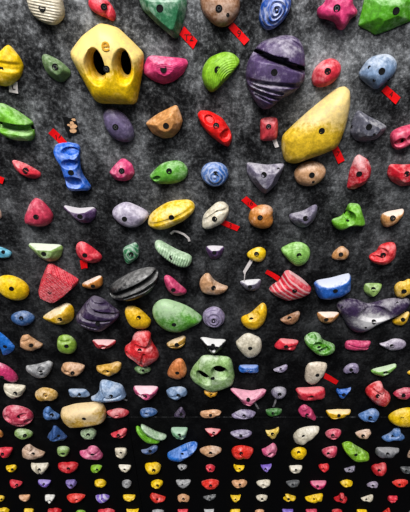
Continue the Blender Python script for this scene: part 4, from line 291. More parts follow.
{'seed': 167, 'wob': 0.07, 'rot': -15, 'noise': 0.07550305463886726, 'c': 0.1, 'creases': [(-0.7, -0.37, 0.49, 0.61, 0.14, 0.28)], 'bolt': [-0.108, 0.45], 'shape': 'leaf', 'at': (-0.1592, 1.3432), 'size': (0.0664, 0.0506, 0.0278), 'col': 'grey', 'chalk': 0.4, 'res': (48, 14), 'label': 'small grey oval hold between yellow lumpy and red round ones, fourth row from the bottom'},
{'seed': 168, 'wob': 0.07, 'noise': 0.1078356852996885, 'c': 0.22, 'creases': [(-0.66, 0.39, 0.75, -0.13, 0.14, 0.28)], 'bolt': [-0.003, 0.628], 'shape': 'oval', 'at': (0.0368, 1.3326), 'size': (0.0697, 0.0605, 0.0332), 'col': 'red', 'chalk': 0.06, 'res': (48, 14), 'label': 'small red round hold between grey and yellow ones, fourth row from the bottom'},
{'seed': 169, 'wob': 0.07, 'rot': -15, 'noise': 0.05937815675710481, 'c': 0.16, 'dents': [(-0.28, 0.33, 0.43, 0.32, 0, 0.24)], 'bolt': [0.046, 0.292], 'shape': 'pinch', 'at': (0.2394, 1.3335), 'size': (0.0766, 0.064, 0.0352), 'col': 'yellow', 'chalk': 0.06, 'res': (48, 14), 'label': 'small yellow horned hold between red round and purple horned ones, fourth row from the bottom'},
{'seed': 170, 'wob': 0.07, 'rot': 8, 'noise': 0.08792458221081809, 'c': 0.16, 'creases': [(-0.46, -0.2, 0.94, 0.18, 0.14, 0.17)], 'bolt': [-0.128, 0.398], 'shape': 'pinch', 'at': (0.4266, 1.341), 'size': (0.0786, 0.0661, 0.0363), 'col': 'iris', 'chalk': 0.06, 'res': (48, 14), 'label': 'small purple horned hold between yellow and white half-moon ones, fourth row from the bottom'},
{'seed': 171, 'wob': 0.07, 'peak': (0, 0.3), 'noise': 0.09993363627666421, 'c': 0.16, 'dents': [(-0.17, -0.0, 0.5, 0.29, 0, 0.39)], 'bolt': [-0.061, 0.688], 'shape': 'half', 'at': (0.6373, 1.3189), 'size': (0.0979, 0.0672, 0.037), 'col': 'cream', 'chalk': 0.3, 'ledge': 0.8, 'res': (48, 14), 'label': 'small white half-moon hold between purple horned and red ones, fourth row from the bottom'},
{'seed': 172, 'wob': 0.07, 'noise': 0.07562814945673432, 'c': 0.16, 'dents': [(-0.31, 0.21, 0.27, 0.34, 25, 0.36)], 'bolt': [-0.29, -0.0], 'shape': 'blob', 'at': (0.8335, 1.3425), 'size': (0.0723, 0.069, 0.038), 'col': 'redb', 'chalk': 0.06, 'res': (48, 14), 'label': 'small red lumpy hold between white half-moon and grey-purple ones, fourth row from the bottom'},
{'seed': 173, 'wob': 0.07, 'noise': 0.11656322989947983, 'c': 0.16, 'dents': [(0.23, 0.18, 0.27, 0.3, 0, 0.21)], 'bolt': [-0.215, 0.293], 'shape': 'wedge', 'at': (1.0204, 1.3196), 'size': (0.0728, 0.0565, 0.0311), 'col': 'violetgrey2', 'chalk': 0.3, 'res': (48, 14), 'label': 'small grey-purple wedge hold between red and red round ones, fourth row from the bottom'},
{'seed': 174, 'creases': [(-0.5, -0.4, 0.5, -0.5, 0.2, 0.35)], 'wob': 0.07, 'bolt': [-0.29, 0.494], 'shape': 'blob', 'at': (1.2227, 1.3293), 'size': (0.107, 0.1082, 0.0588), 'col': 'crimson2', 'chalk': 0.06, 'res': (48, 14), 'label': 'small red round hold between grey-purple and dark grey ones, fourth row from the bottom'},
{'seed': 175, 'wob': 0.07, 'noise': 0.054552449179782775, 'c': 0.22, 'dents': [(-0.01, 0.1, 0.3, 0.21, 0, 0.31)], 'bolt': [-0.269, 0.631], 'shape': 'half', 'at': (1.4219, 1.3076), 'size': (0.0919, 0.0606, 0.0333), 'col': 'grey3', 'chalk': 0.06, 'res': (48, 14), 'label': 'dark grey hold by the right edge, fourth row from the bottom'},
{'seed': 176, 'wob': 0.07, 'rot': -60, 'noise': 0.10376162420937332, 'c': 0.22, 'creases': [(-0.51, -0.22, 0.35, 0.05, 0.14, 0.17)], 'bolt': [0.286, 0.388], 'shape': 'wedge', 'at': (-1.3717, 1.1391), 'size': (0.0924, 0.0706, 0.0388), 'col': 'red', 'chalk': 0.06, 'res': (48, 14), 'label': 'small pinkish red wedge hold left of the purple half-moon one, third row from the bottom'},
{'seed': 177, 'wob': 0.07, 'rot': -10, 'peak': (0, 0.3), 'noise': 0.1056106601630323, 'c': 0.16, 'dents': [(-0.1, 0.32, 0.26, 0.27, -30, 0.36)], 'bolt': [0.04, 0.587], 'shape': 'half', 'at': (-1.1626, 1.1406), 'size': (0.0962, 0.0647, 0.0356), 'col': 'iris', 'chalk': 0.06, 'ledge': 0.5, 'res': (48, 14), 'label': 'small purple half-moon hold between pinkish red and lavender ones, third row from the bottom'},
{'seed': 178, 'wob': 0.07, 'rot': 15, 'noise': 0.05869403712058088, 'c': 0.1, 'dents': [(-0.21, 0.27, 0.47, 0.23, -30, 0.21)], 'bolt': [0.302, 0.484], 'shape': 'shield', 'at': (-0.9739, 1.1365), 'size': (0.0817, 0.0739, 0.0406), 'col': 'iris2', 'chalk': 0.06, 'res': (48, 14), 'label': 'small lavender shield hold between purple half-moon and yellow ones, third row from the bottom'},
{'seed': 179, 'wob': 0.07, 'noise': 0.058018739978776816, 'c': 0.16, 'creases': [(-0.8, 0.74, 0.74, 0.05, 0.14, 0.17)], 'bolt': [0.3, 0.204], 'shape': 'arch', 'at': (-0.7619, 1.1439), 'size': (0.0896, 0.0683, 0.0376), 'col': 'yellow', 'chalk': 0.06, 'res': (48, 14), 'label': 'small yellow arched hold between lavender and grey ridged ones, third row from the bottom'},
{'seed': 180, 'ribs': [('sin', 60, 4, 0.12)], 'wob': 0.07, 'bolt': [0.069, 0.447], 'shape': 'oval', 'at': (-0.5691, 1.1365), 'size': (0.0695, 0.0669, 0.0368), 'col': 'grey', 'chalk': 0.4, 'res': (48, 14), 'label': 'small grey ridged hold between yellow and yellow curved ones, third row from the bottom'},
{'seed': 181, 'wob': 0.07, 'rot': -20, 'noise': 0.08462585074025253, 'c': 0.22, 'creases': [(-0.68, 0.07, 0.41, 0.12, 0.14, 0.26)], 'bolt': [0.241, 0.454], 'shape': 'arch', 'at': (-0.3518, 1.1364), 'size': (0.0873, 0.0747, 0.0411), 'col': 'yellow', 'chalk': 0.06, 'res': (48, 14), 'label': 'small yellow curved hold between grey ridged and grey half-moon ones, third row from the bottom'},
{'seed': 182, 'ribs': [('sin', 100, 3, 0.12)], 'wob': 0.07, 'bolt': [-0.087, 0.45], 'shape': 'half', 'at': (-0.1572, 1.1378), 'size': (0.1041, 0.068, 0.0374), 'col': 'grey', 'chalk': 0.35, 'res': (48, 14), 'label': 'small grey half-moon hold between yellow curved and bright red ones, third row from the bottom'},
{'seed': 183, 'ribs': [('ring', 0, 2, 0.12)], 'wob': 0.07, 'bolt': [-0.03, 0.548], 'shape': 'oval', 'at': (0.0412, 1.1359), 'size': (0.1285, 0.0821, 0.0452), 'col': 'brightred2', 'chalk': 0.06, 'gloss': 1, 'res': (48, 14), 'label': 'small bright red oval hold between grey half-moon and peach ones, third row from the bottom'},
{'seed': 184, 'wob': 0.07, 'noise': 0.054036880738236495, 'c': 0.16, 'dents': [(-0.34, -0.07, 0.44, 0.26, 0, 0.2)], 'bolt': [0.033, 0.563], 'shape': 'blob', 'at': (0.2506, 1.1375), 'size': (0.1105, 0.0728, 0.0401), 'col': 'peach2', 'chalk': 0.06, 'res': (48, 14), 'label': 'small peach lumpy hold between bright red and cream ones, third row from the bottom'},
{'seed': 185, 'wob': 0.07, 'rot': 170, 'noise': 0.07036103384544448, 'c': 0.1, 'dents': [(-0.05, 0.12, 0.41, 0.3, -30, 0.2)], 'bolt': [-0.139, 0.204], 'shape': 'blob', 'at': (0.4268, 1.139), 'size': (0.1071, 0.0688, 0.0378), 'col': 'cream', 'chalk': 0.3, 'res': (48, 14), 'label': 'small cream lumpy hold between peach and dark grey ones, third row from the bottom'},
{'seed': 186, 'wob': 0.07, 'rot': 150, 'noise': 0.1085254123258721, 'c': 0.22, 'dents': [(0.01, 0.27, 0.48, 0.26, -30, 0.23)], 'bolt': [-0.045, 0.237], 'shape': 'drop', 'at': (0.6398, 1.1362), 'size': (0.0952, 0.0648, 0.0356), 'col': 'grey3', 'chalk': 0.06, 'res': (48, 14), 'label': 'small dark grey teardrop hold between cream and hot pink ones, third row from the bottom'},
{'seed': 187, 'wob': 0.07, 'peak': (0, 0.3), 'noise': 0.05210346488450205, 'c': 0.22, 'dents': [(-0.08, 0.23, 0.39, 0.3, -30, 0.27)], 'bolt': [-0.272, 0.617], 'shape': 'half', 'at': (0.8254, 1.1215), 'size': (0.1142, 0.0762, 0.0419), 'col': 'pink', 'chalk': 0.06, 'ledge': 0.5, 'res': (48, 14), 'label': 'small hot pink half-moon hold between dark grey and yellow ones, third row from the bottom'},
{'seed': 188, 'wob': 0.07, 'noise': 0.06325435921291538, 'c': 0.1, 'dents': [(-0.21, 0.15, 0.41, 0.29, 0, 0.23)], 'bolt': [-0.105, 0.179], 'shape': 'leaf', 'at': (1.0273, 1.1387), 'size': (0.0946, 0.0644, 0.0354), 'col': 'yellow', 'chalk': 0.06, 'res': (48, 14), 'label': 'small yellow oval hold between hot pink and grey-violet ones, third row from the bottom'},
{'seed': 189, 'wob': 0.07, 'rot': -10, 'noise': 0.1083382738948451, 'c': 0.16, 'dents': [(-0.35, 0.12, 0.45, 0.31, 0, 0.3)], 'bolt': [-0.149, 0.441], 'shape': 'arch', 'at': (1.224, 1.1206), 'size': (0.0788, 0.0555, 0.0305), 'col': 'lavgrey', 'chalk': 0.06, 'res': (48, 14), 'label': 'small grey-violet arched hold between yellow and red ones, third row from the bottom'},
{'seed': 190, 'wob': 0.07, 'rot': 10, 'noise': 0.09562259387752556, 'c': 0.1, 'dents': [(-0.02, 0.24, 0.29, 0.34, 0, 0.35)], 'bolt': [-0.278, 0.388], 'shape': 'drop', 'at': (1.4182, 1.1419), 'size': (0.1133, 0.0644, 0.0354), 'col': 'brightred2', 'chalk': 0.06, 'res': (48, 14), 'label': 'small red teardrop hold right of the grey-violet one, third row from the bottom'},
{'seed': 191, 'wob': 0.07, 'rot': -160, 'noise': 0.06314638002345513, 'c': 0.1, 'dents': [(-0.31, 0.19, 0.28, 0.31, -30, 0.23)], 'bolt': [0.461, 0.323], 'shape': 'drop', 'at': (-1.5399, 0.9323), 'size': (0.0594, 0.0527, 0.029), 'col': 'yellow', 'chalk': 0.06, 'res': (48, 14), 'label': 'yellow hold cut off at the left edge, second row from the bottom'},
{'seed': 192, 'wob': 0.07, 'rot': 10, 'noise': 0.05259488107652882, 'c': 0.16, 'dents': [(0.16, 0.2, 0.42, 0.23, 0, 0.32)], 'bolt': [-0.035, 0.153], 'shape': 'shield', 'at': (-1.355, 0.9386), 'size': (0.0809, 0.0609, 0.0335), 'col': 'peach2', 'chalk': 0.06, 'res': (48, 14), 'label': 'small beige shield hold between yellow and white triangular ones, second row from the bottom'},
{'seed': 193, 'wob': 0.07, 'noise': 0.07760300509938951, 'c': 0.1, 'dents': [(-0.18, 0.16, 0.45, 0.35, 0, 0.33)], 'bolt': [0.182, 0.323], 'shape': 'trid', 'at': (-1.1655, 0.9308), 'size': (0.076, 0.0759, 0.0418), 'col': 'white', 'chalk': 0.3, 'res': (48, 14), 'label': 'small white triangular hold between beige and red ones, second row from the bottom'},
{'seed': 194, 'wob': 0.07, 'rot': 5, 'noise': 0.07810118615804705, 'c': 0.1, 'dents': [(0.14, 0.31, 0.33, 0.33, 25, 0.37)], 'bolt': [0.138, 0.123], 'shape': 'drop', 'at': (-0.9666, 0.9431), 'size': (0.1446, 0.0791, 0.0435), 'col': 'brightred2', 'chalk': 0.06, 'res': (80, 24), 'label': 'small red teardrop hold between white triangular and purple striped ones, second row from the bottom'},
{'seed': 195, 'ribs': [('sin', 60, 5, 0.12)], 'wob': 0.07, 'bolt': [0.136, 0.441], 'shape': 'blob', 'at': (-0.7732, 0.9384), 'size': (0.1045, 0.0735, 0.0404), 'col': 'iris', 'chalk': 0.06, 'pat': 'stripe', 'res': (48, 14), 'label': 'small purple striped hold between red and yellow ones, second row from the bottom'},
{'seed': 196, 'wob': 0.07, 'rot': -5, 'noise': 0.10568828887720416, 'c': 0.1, 'creases': [(-0.96, -0.16, 0.76, 0.49, 0.14, 0.24)], 'bolt': [0.112, 0.163], 'shape': 'half', 'at': (-0.5699, 0.9385), 'size': (0.0991, 0.0607, 0.0334), 'col': 'yellow', 'chalk': 0.06, 'res': (48, 14), 'label': 'small yellow half-moon hold between purple striped and bright red ones, second row from the bottom'},
{'seed': 197, 'wob': 0.07, 'rot': -70, 'noise': 0.09083500325182844, 'c': 0.1, 'dents': [(0.1, 0.36, 0.28, 0.23, -30, 0.37)], 'bolt': [-0.044, 0.265], 'shape': 'wedge', 'at': (-0.3554, 0.9499), 'size': (0.117, 0.0866, 0.0476), 'col': 'brightred2', 'chalk': 0.06, 'gloss': 1, 'res': (48, 14), 'label': 'small bright red wedge hold between yellow and peach ones, second row from the bottom'},
{'seed': 198, 'wob': 0.07, 'noise': 0.10818334666789424, 'c': 0.16, 'creases': [(-0.93, 0.39, 0.32, 0.34, 0.14, 0.15)], 'bolt': [0.067, 0.648], 'shape': 'arch', 'at': (-0.1635, 0.9417), 'size': (0.0941, 0.0683, 0.0376), 'col': 'peach2', 'chalk': 0.06, 'res': (48, 14), 'label': 'small peach arched hold between bright red and dark grey ones, second row from the bottom'},
{'seed': 199, 'wob': 0.07, 'noise': 0.09873540581585254, 'c': 0.22, 'dents': [(-0.04, -0.08, 0.26, 0.29, 0, 0.34)], 'bolt': [0.133, 0.375], 'shape': 'wedge', 'at': (0.0345, 0.9463), 'size': (0.0964, 0.0515, 0.0283), 'col': 'grey3', 'chalk': 0.3, 'res': (48, 14), 'label': 'small dark grey wedge hold between peach and yellow ones, second row from the bottom'},
{'seed': 200, 'wob': 0.07, 'noise': 0.060756287067949985, 'c': 0.1, 'creases': [(-0.79, 0.19, 0.96, 0.75, 0.14, 0.19)], 'bolt': [-0.123, 0.348], 'shape': 'pinch', 'at': (0.2298, 0.9343), 'size': (0.0772, 0.0702, 0.0386), 'col': 'yellow', 'chalk': 0.06, 'res': (48, 14), 'label': 'small yellow horned hold between dark grey and cream oval ones, second row from the bottom'},
{'seed': 201, 'wob': 0.07, 'noise': 0.050993321064412164, 'c': 0.22, 'dents': [(0.02, -0.05, 0.41, 0.23, 0, 0.25)], 'bolt': [0.009, 0.548], 'shape': 'oval', 'at': (0.4272, 0.9391), 'size': (0.0871, 0.0591, 0.0325), 'col': 'cream', 'chalk': 0.25, 'res': (48, 14), 'label': 'small cream oval hold between yellow and yellow ones, second row from the bottom'},
{'seed': 202, 'wob': 0.07, 'rot': 20, 'noise': 0.0862724511006843, 'c': 0.22, 'dents': [(-0.22, -0.05, 0.31, 0.27, -30, 0.39)], 'bolt': [-0.329, 0.447], 'shape': 'tripod', 'at': (0.6388, 0.9467), 'size': (0.0946, 0.0668, 0.0367), 'col': 'yellow', 'chalk': 0.06, 'res': (48, 14), 'label': 'small yellow three-armed hold between cream oval and yellow wedge ones, second row from the bottom'},
{'seed': 203, 'wob': 0.07, 'noise': 0.11857013944904868, 'c': 0.22, 'dents': [(-0.02, 0.36, 0.33, 0.34, -30, 0.28)], 'bolt': [-0.072, 0.089], 'shape': 'wedge', 'at': (0.8196, 0.945), 'size': (0.1345, 0.0822, 0.0452), 'col': 'yellow', 'chalk': 0.06, 'res': (48, 14), 'label': 'small yellow wedge hold between yellow and red three-lobed ones, second row from the bottom'},
{'seed': 204, 'wob': 0.07, 'noise': 0.09453000670452599, 'c': 0.22, 'dents': [(0.09, 0.11, 0.31, 0.33, -30, 0.22)], 'bolt': [-0.208, 0.317], 'shape': 'tripod', 'at': (1.0234, 0.95), 'size': (0.1019, 0.0809, 0.0445), 'col': 'crimson2', 'chalk': 0.06, 'res': (48, 14), 'label': 'small red three-lobed hold between yellow wedge and cream ones, second row from the bottom'},
{'seed': 205, 'wob': 0.07, 'rot': 10, 'noise': 0.07829225124678767, 'c': 0.1, 'dents': [(-0.22, 0.3, 0.45, 0.34, 0, 0.31)], 'bolt': [-0.262, 0.0], 'shape': 'wedge', 'at': (1.2234, 0.9381), 'size': (0.0847, 0.0638, 0.0351), 'col': 'cream', 'chalk': 0.3, 'res': (48, 14), 'label': 'small cream wedge hold between red three-lobed and pinkish red ones, second row from the bottom'},
{'seed': 206, 'wob': 0.07, 'noise': 0.09861182761091053, 'c': 0.1, 'creases': [(-0.91, 0.04, 0.32, 0.24, 0.14, 0.25)], 'bolt': [-0.109, 0.181], 'shape': 'bar', 'at': (1.4153, 0.9221), 'size': (0.0693, 0.0585, 0.0322), 'col': 'red', 'chalk': 0.06, 'res': (48, 14), 'label': 'small pinkish red blocky hold right of the cream one, second row from the bottom'},
{'seed': 207, 'wob': 0.07, 'noise': 0.07555632782128976, 'c': 0.1, 'creases': [(-0.43, 0.35, 0.45, 0.27, 0.14, 0.17)], 'bolt': [0.244, 0.631], 'shape': 'blob', 'at': (-1.5689, 0.744), 'size': (0.0953, 0.0728, 0.0401), 'col': 'yellow', 'chalk': 0.06, 'res': (48, 14), 'label': 'small yellow lumpy hold left of the yellow one, bottom row cut by the frame'},
{'seed': 208, 'wob': 0.07, 'noise': 0.11009667830862552, 'c': 0.22, 'creases': [(-0.63, -0.42, 0.78, 0.27, 0.14, 0.25)], 'bolt': [0.307, 0.611], 'shape': 'half', 'at': (-1.3688, 0.7331), 'size': (0.0735, 0.065, 0.0358), 'col': 'yellow', 'chalk': 0.06, 'res': (48, 14), 'label': 'small yellow half-moon hold between yellow and red ones, bottom row cut by the frame'},
{'seed': 209, 'wob': 0.07, 'noise': 0.06716062508929152, 'c': 0.1, 'dents': [(-0.28, 0.06, 0.48, 0.22, -30, 0.21)], 'bolt': [0.389, 0.506], 'shape': 'blob', 'at': (-1.1721, 0.7357), 'size': (0.1081, 0.0804, 0.0442), 'col': 'crimson2', 'chalk': 0.06, 'res': (48, 14), 'label': 'small red lumpy hold between yellow and lime green ones, bottom row cut by the frame'},
{'seed': 210, 'wob': 0.07, 'noise': 0.10225032675775379, 'c': 0.1, 'dents': [(-0.34, 0.35, 0.38, 0.25, 25, 0.33)], 'bolt': [0.144, 0.569], 'shape': 'oval', 'at': (-0.9697, 0.7133), 'size': (0.0755, 0.0632, 0.0348), 'col': 'lime', 'chalk': 0.06, 'res': (48, 14), 'label': 'small lime green oval hold between red and red ones, bottom row cut by the frame'},
{'seed': 211, 'wob': 0.07, 'noise': 0.09181075547419026, 'c': 0.22, 'creases': [(-0.54, 0.15, 0.31, 0.28, 0.14, 0.23)], 'bolt': [0.206, 0.3], 'shape': 'blob', 'at': (-0.771, 0.7264), 'size': (0.1341, 0.0822, 0.0452), 'col': 'red', 'chalk': 0.06, 'res': (48, 14), 'label': 'small red lumpy hold between lime green and yellow ones, bottom row cut by the frame'},
{'seed': 212, 'wob': 0.07, 'noise': 0.061685518656018415, 'c': 0.16, 'dents': [(-0.25, 0.09, 0.33, 0.27, 0, 0.4)], 'bolt': [-0.09, 0.094], 'shape': 'pinch', 'at': (-0.5629, 0.7308), 'size': (0.0963, 0.0688, 0.0378), 'col': 'yellow', 'chalk': 0.06, 'res': (48, 14), 'label': 'small yellow horned hold between red and grey ones, bottom row cut by the frame'},
{'seed': 213, 'wob': 0.07, 'noise': 0.08595172588781404, 'c': 0.22, 'creases': [(-0.72, 0.7, 1.0, 0.04, 0.14, 0.21)], 'bolt': [0.077, 0.317], 'shape': 'oval', 'at': (-0.3674, 0.7214), 'size': (0.0932, 0.0658, 0.0362), 'col': 'grey', 'chalk': 0.06, 'res': (48, 14), 'label': 'small grey oval hold between yellow and pinkish red ones, bottom row cut by the frame'},
{'seed': 214, 'wob': 0.07, 'noise': 0.08432489347041972, 'c': 0.1, 'creases': [(-0.61, -0.05, 0.39, 0.33, 0.14, 0.21)], 'bolt': [0.185, 0.586], 'shape': 'half', 'at': (-0.1724, 0.7215), 'size': (0.0788, 0.0705, 0.0388), 'col': 'red', 'chalk': 0.06, 'res': (48, 14), 'label': 'small pinkish red half-moon hold between grey and grey ones, bottom row cut by the frame'},
{'seed': 215, 'wob': 0.07, 'noise': 0.059788522677688465, 'c': 0.16, 'dents': [(-0.32, 0.36, 0.26, 0.27, 25, 0.35)], 'bolt': [-0.117, 0.527], 'shape': 'pinch', 'at': (0.0323, 0.7249), 'size': (0.0845, 0.0746, 0.041), 'col': 'grey', 'chalk': 0.5, 'res': (48, 14), 'label': 'small grey horned hold between pinkish red and yellow ones, bottom row cut by the frame'},
{'seed': 216, 'wob': 0.07, 'noise': 0.09073216653616742, 'c': 0.22, 'creases': [(-0.9, -0.4, 0.42, -0.22, 0.14, 0.21)], 'bolt': [-0.018, 0.519], 'shape': 'bar', 'at': (0.2359, 0.7224), 'size': (0.079, 0.065, 0.0358), 'col': 'yellow', 'chalk': 0.06, 'res': (48, 14), 'label': 'small yellow blocky hold between grey and peach ones, bottom row cut by the frame'},
{'seed': 217, 'wob': 0.07, 'noise': 0.06449380867519944, 'c': 0.16, 'dents': [(-0.4, 0.41, 0.25, 0.31, 25, 0.39)], 'bolt': [-0.239, 0.239], 'shape': 'drop', 'at': (0.426, 0.7227), 'size': (0.0718, 0.0612, 0.0336), 'col': 'peach2', 'chalk': 0.06, 'res': (48, 14), 'label': 'small peach teardrop hold between yellow and purple ones, bottom row cut by the frame'},
{'seed': 218, 'wob': 0.07, 'noise': 0.07510353567103725, 'c': 0.1, 'creases': [(-0.52, -0.44, 0.67, 0.62, 0.14, 0.3)], 'bolt': [-0.14, 0.605], 'shape': 'half', 'at': (0.6436, 0.7231), 'size': (0.0864, 0.0709, 0.039), 'col': 'iris', 'chalk': 0.06, 'res': (48, 14), 'label': 'small purple half-moon hold between peach and pink ones, bottom row cut by the frame'},
{'seed': 219, 'wob': 0.07, 'noise': 0.056387494427600694, 'c': 0.16, 'dents': [(-0.28, 0.18, 0.3, 0.25, 0, 0.3)], 'bolt': [0.001, 0.485], 'shape': 'half', 'at': (0.8279, 0.7238), 'size': (0.0883, 0.0678, 0.0373), 'col': 'rose', 'chalk': 0.06, 'res': (48, 14), 'label': 'small pink half-moon hold between purple and red ones, bottom row cut by the frame'},
{'seed': 220, 'wob': 0.07, 'noise': 0.11126344648692815, 'c': 0.22, 'dents': [(0.19, 0.43, 0.47, 0.33, -30, 0.23)], 'bolt': [-0.238, 0.396], 'shape': 'oval', 'at': (1.0283, 0.7272), 'size': (0.0841, 0.0633, 0.0348), 'col': 'crimson2', 'chalk': 0.06, 'res': (48, 14), 'label': 'small red oval hold between pink and yellow ones, bottom row cut by the frame'},
{'seed': 221, 'wob': 0.07, 'noise': 0.05297608418619621, 'c': 0.22, 'dents': [(-0.16, 0.4, 0.35, 0.3, 25, 0.33)], 'bolt': [-0.072, 0.179], 'shape': 'bar', 'at': (1.2239, 0.7195), 'size': (0.0809, 0.0665, 0.0366), 'col': 'yellow', 'chalk': 0.06, 'res': (48, 14), 'label': 'small yellow blocky hold between red and red ones, bottom row cut by the frame'},
{'seed': 222, 'wob': 0.07, 'noise': 0.07605840612384465, 'c': 0.22, 'creases': [(-0.79, 0.4, 0.64, 0.42, 0.14, 0.27)], 'bolt': [-0.602, -0.002], 'shape': 'tri', 'at': (1.4236, 0.728), 'size': (0.0681, 0.0936, 0.0374), 'col': 'brightred2', 'chalk': 0.06, 'res': (48, 14), 'label': 'small red triangular hold between yellow and grey ones, bottom row cut by the frame'},
{'seed': 223, 'wob': 0.07, 'noise': 0.05726767123635199, 'c': 0.16, 'creases': [(-0.48, -0.28, 0.82, 0.58, 0.14, 0.25)], 'bolt': [-0.445, 0.328], 'shape': 'oval', 'at': (1.6181, 0.7075), 'size': (0.0472, 0.0751, 0.0259), 'col': 'grey', 'chalk': 0.06, 'res': (48, 14), 'label': 'sliver of a grey hold in the lower right corner'}]
TAPES = [
{'quad': [(-0.0742, 4.0685), (-0.027, 4.0226), (-0.0435, 3.9949), (-0.091, 4.0418)], 'text': 'T2', 'name': 'tape_tag', 'label': 'red tape tag below the teal green wedge block'},
{'quad': [(0.0985, 4.0809), (0.1597, 4.0258), (0.1409, 4.008), (0.0814, 4.0638)], 'text': '9', 'name': 'tape_tag', 'label': 'red tape tag below the rounded brown hold'},
{'quad': [(0.6874, 3.8715), (0.7494, 3.828), (0.7365, 3.802), (0.6714, 3.8499)], 'text': '4', 'name': 'tape_tag', 'label': 'red tape tag below the grey-blue egg-shaped hold'},
{'quad': [(-0.6053, 3.7093), (-0.559, 3.6546), (-0.5827, 3.6359), (-0.6292, 3.6892)], 'text': '14', 'name': 'tape_tag', 'label': 'red tape tag at the upper left of the blue pocketed hold'},
{'quad': [(-0.8877, 3.5125), (-0.8529, 3.4989), (-0.8685, 3.4715), (-0.9029, 3.4876)], 'text': '', 'name': 'tape_tag', 'label': 'short piece of red tape at the left edge'},
{'quad': [(0.5356, 3.6484), (0.581, 3.5765), (0.5566, 3.5612), (0.5138, 3.6318)], 'text': '7', 'name': 'tape_tag', 'label': 'red tape tag under the pale yellow wedge sloper'},
{'quad': [(0.0791, 3.2994), (0.159, 3.2623), (0.1472, 3.2382), (0.0706, 3.2737)], 'text': '3', 'name': 'tape_tag', 'label': 'red tape tag at the lower right of the cream oval hold'},
{'quad': [(0.1815, 3.4138), (0.2352, 3.3644), (0.212, 3.3447), (0.1593, 3.3936)], 'text': '16', 'name': 'tape_tag', 'label': 'red tape tag at the upper left of the orange-brown round hold'},
{'quad': [(-0.6006, 3.0773), (-0.5637, 3.0831), (-0.5697, 3.0336), (-0.6012, 3.0277)], 'text': '', 'name': 'tape_tag', 'label': 'square red tape piece under the pinkish red pointed hold'},
{'quad': [(0.3022, 3.023), (0.3694, 2.9829), (0.3597, 2.9555), (0.2941, 3.001)], 'text': '', 'name': 'tape_tag', 'label': 'red tape tag above the red and white striped hold'},
{'quad': [(0.6969, 2.2944), (0.7851, 2.2304), (0.7759, 2.1973), (0.6953, 2.2477)], 'text': '', 'name': 'tape_tag', 'label': 'red tape tag at the right of the cream shield-shaped hold'},
{'quad': [(-0.7396, 3.8822), (-0.705, 3.8847), (-0.7127, 3.8415), (-0.7475, 3.8463)], 'text': 'L', 'white': 1, 'name': 'paper_tag', 'label': 'white paper tag with a black mark under the yellow pointed hold'},
{'quad': [(0.2718, 3.6608), (0.2875, 3.6669), (0.3028, 3.6338), (0.2868, 3.6297)], 'text': '', 'white': 1, 'name': 'tape_strip', 'label': 'short white tape strip under the dusty red rounded-square hold'},
{'path': [(-0.1593, 3.2239), (-0.1424, 3.2409), (-0.1241, 3.2393), (-0.0969, 3.2266), (-0.0766, 3.2052), (-0.0723, 3.1863)], 'w': 0.011, 'white': 1, 'name': 'tape_strip', 'label': 'curled white tape strip under the long yellow banana-shaped hold'},
{'path': [(0.2267, 3.0859), (0.2082, 3.0483), (0.1924, 3.0159), (0.1941, 3.001), (0.1937, 2.9708), (0.1932, 2.9401)], 'w': (0.018, 0.018, 0.016, 0.006, 0.004, 0.005), 'white': 1, 'name': 'tape_strip', 'label': 'white tape strip dangling below the small yellow teardrop hold'},
{'path': [(0.4332, 2.0646), (0.427, 2.0319), (0.4211, 1.9939)], 'w': 0.012, 'white': 1, 'grey': 1, 'name': 'tape_strip', 'label': 'short grey tape strip below the violet-grey fan-like hold'},
{'path': [(-0.5136, 2.0831), (-0.4933, 2.0739), (-0.4758, 2.0544)], 'w': 0.014, 'white': 1, 'grey': 1, 'name': 'tape_strip', 'label': 'short whitish tape end at the right foot of the blue-grey peaked hold'},
{'path': [(0.3041, 2.0319), (0.3214, 2.0034), (0.3326, 1.9747)], 'w': 0.012, 'white': 1, 'grey': 1, 'name': 'tape_strip', 'label': 'short grey tape strip right of the pink crown-like hold'},
{'quad': [(-0.5607, 3.7563), (-0.5092, 3.7466), (-0.5019, 3.6933), (-0.554, 3.671)], 'sticker': 1, 'name': 'torn_sticker', 'label': 'torn black sticker with beige paper scraps above the blue pocketed hold'}]
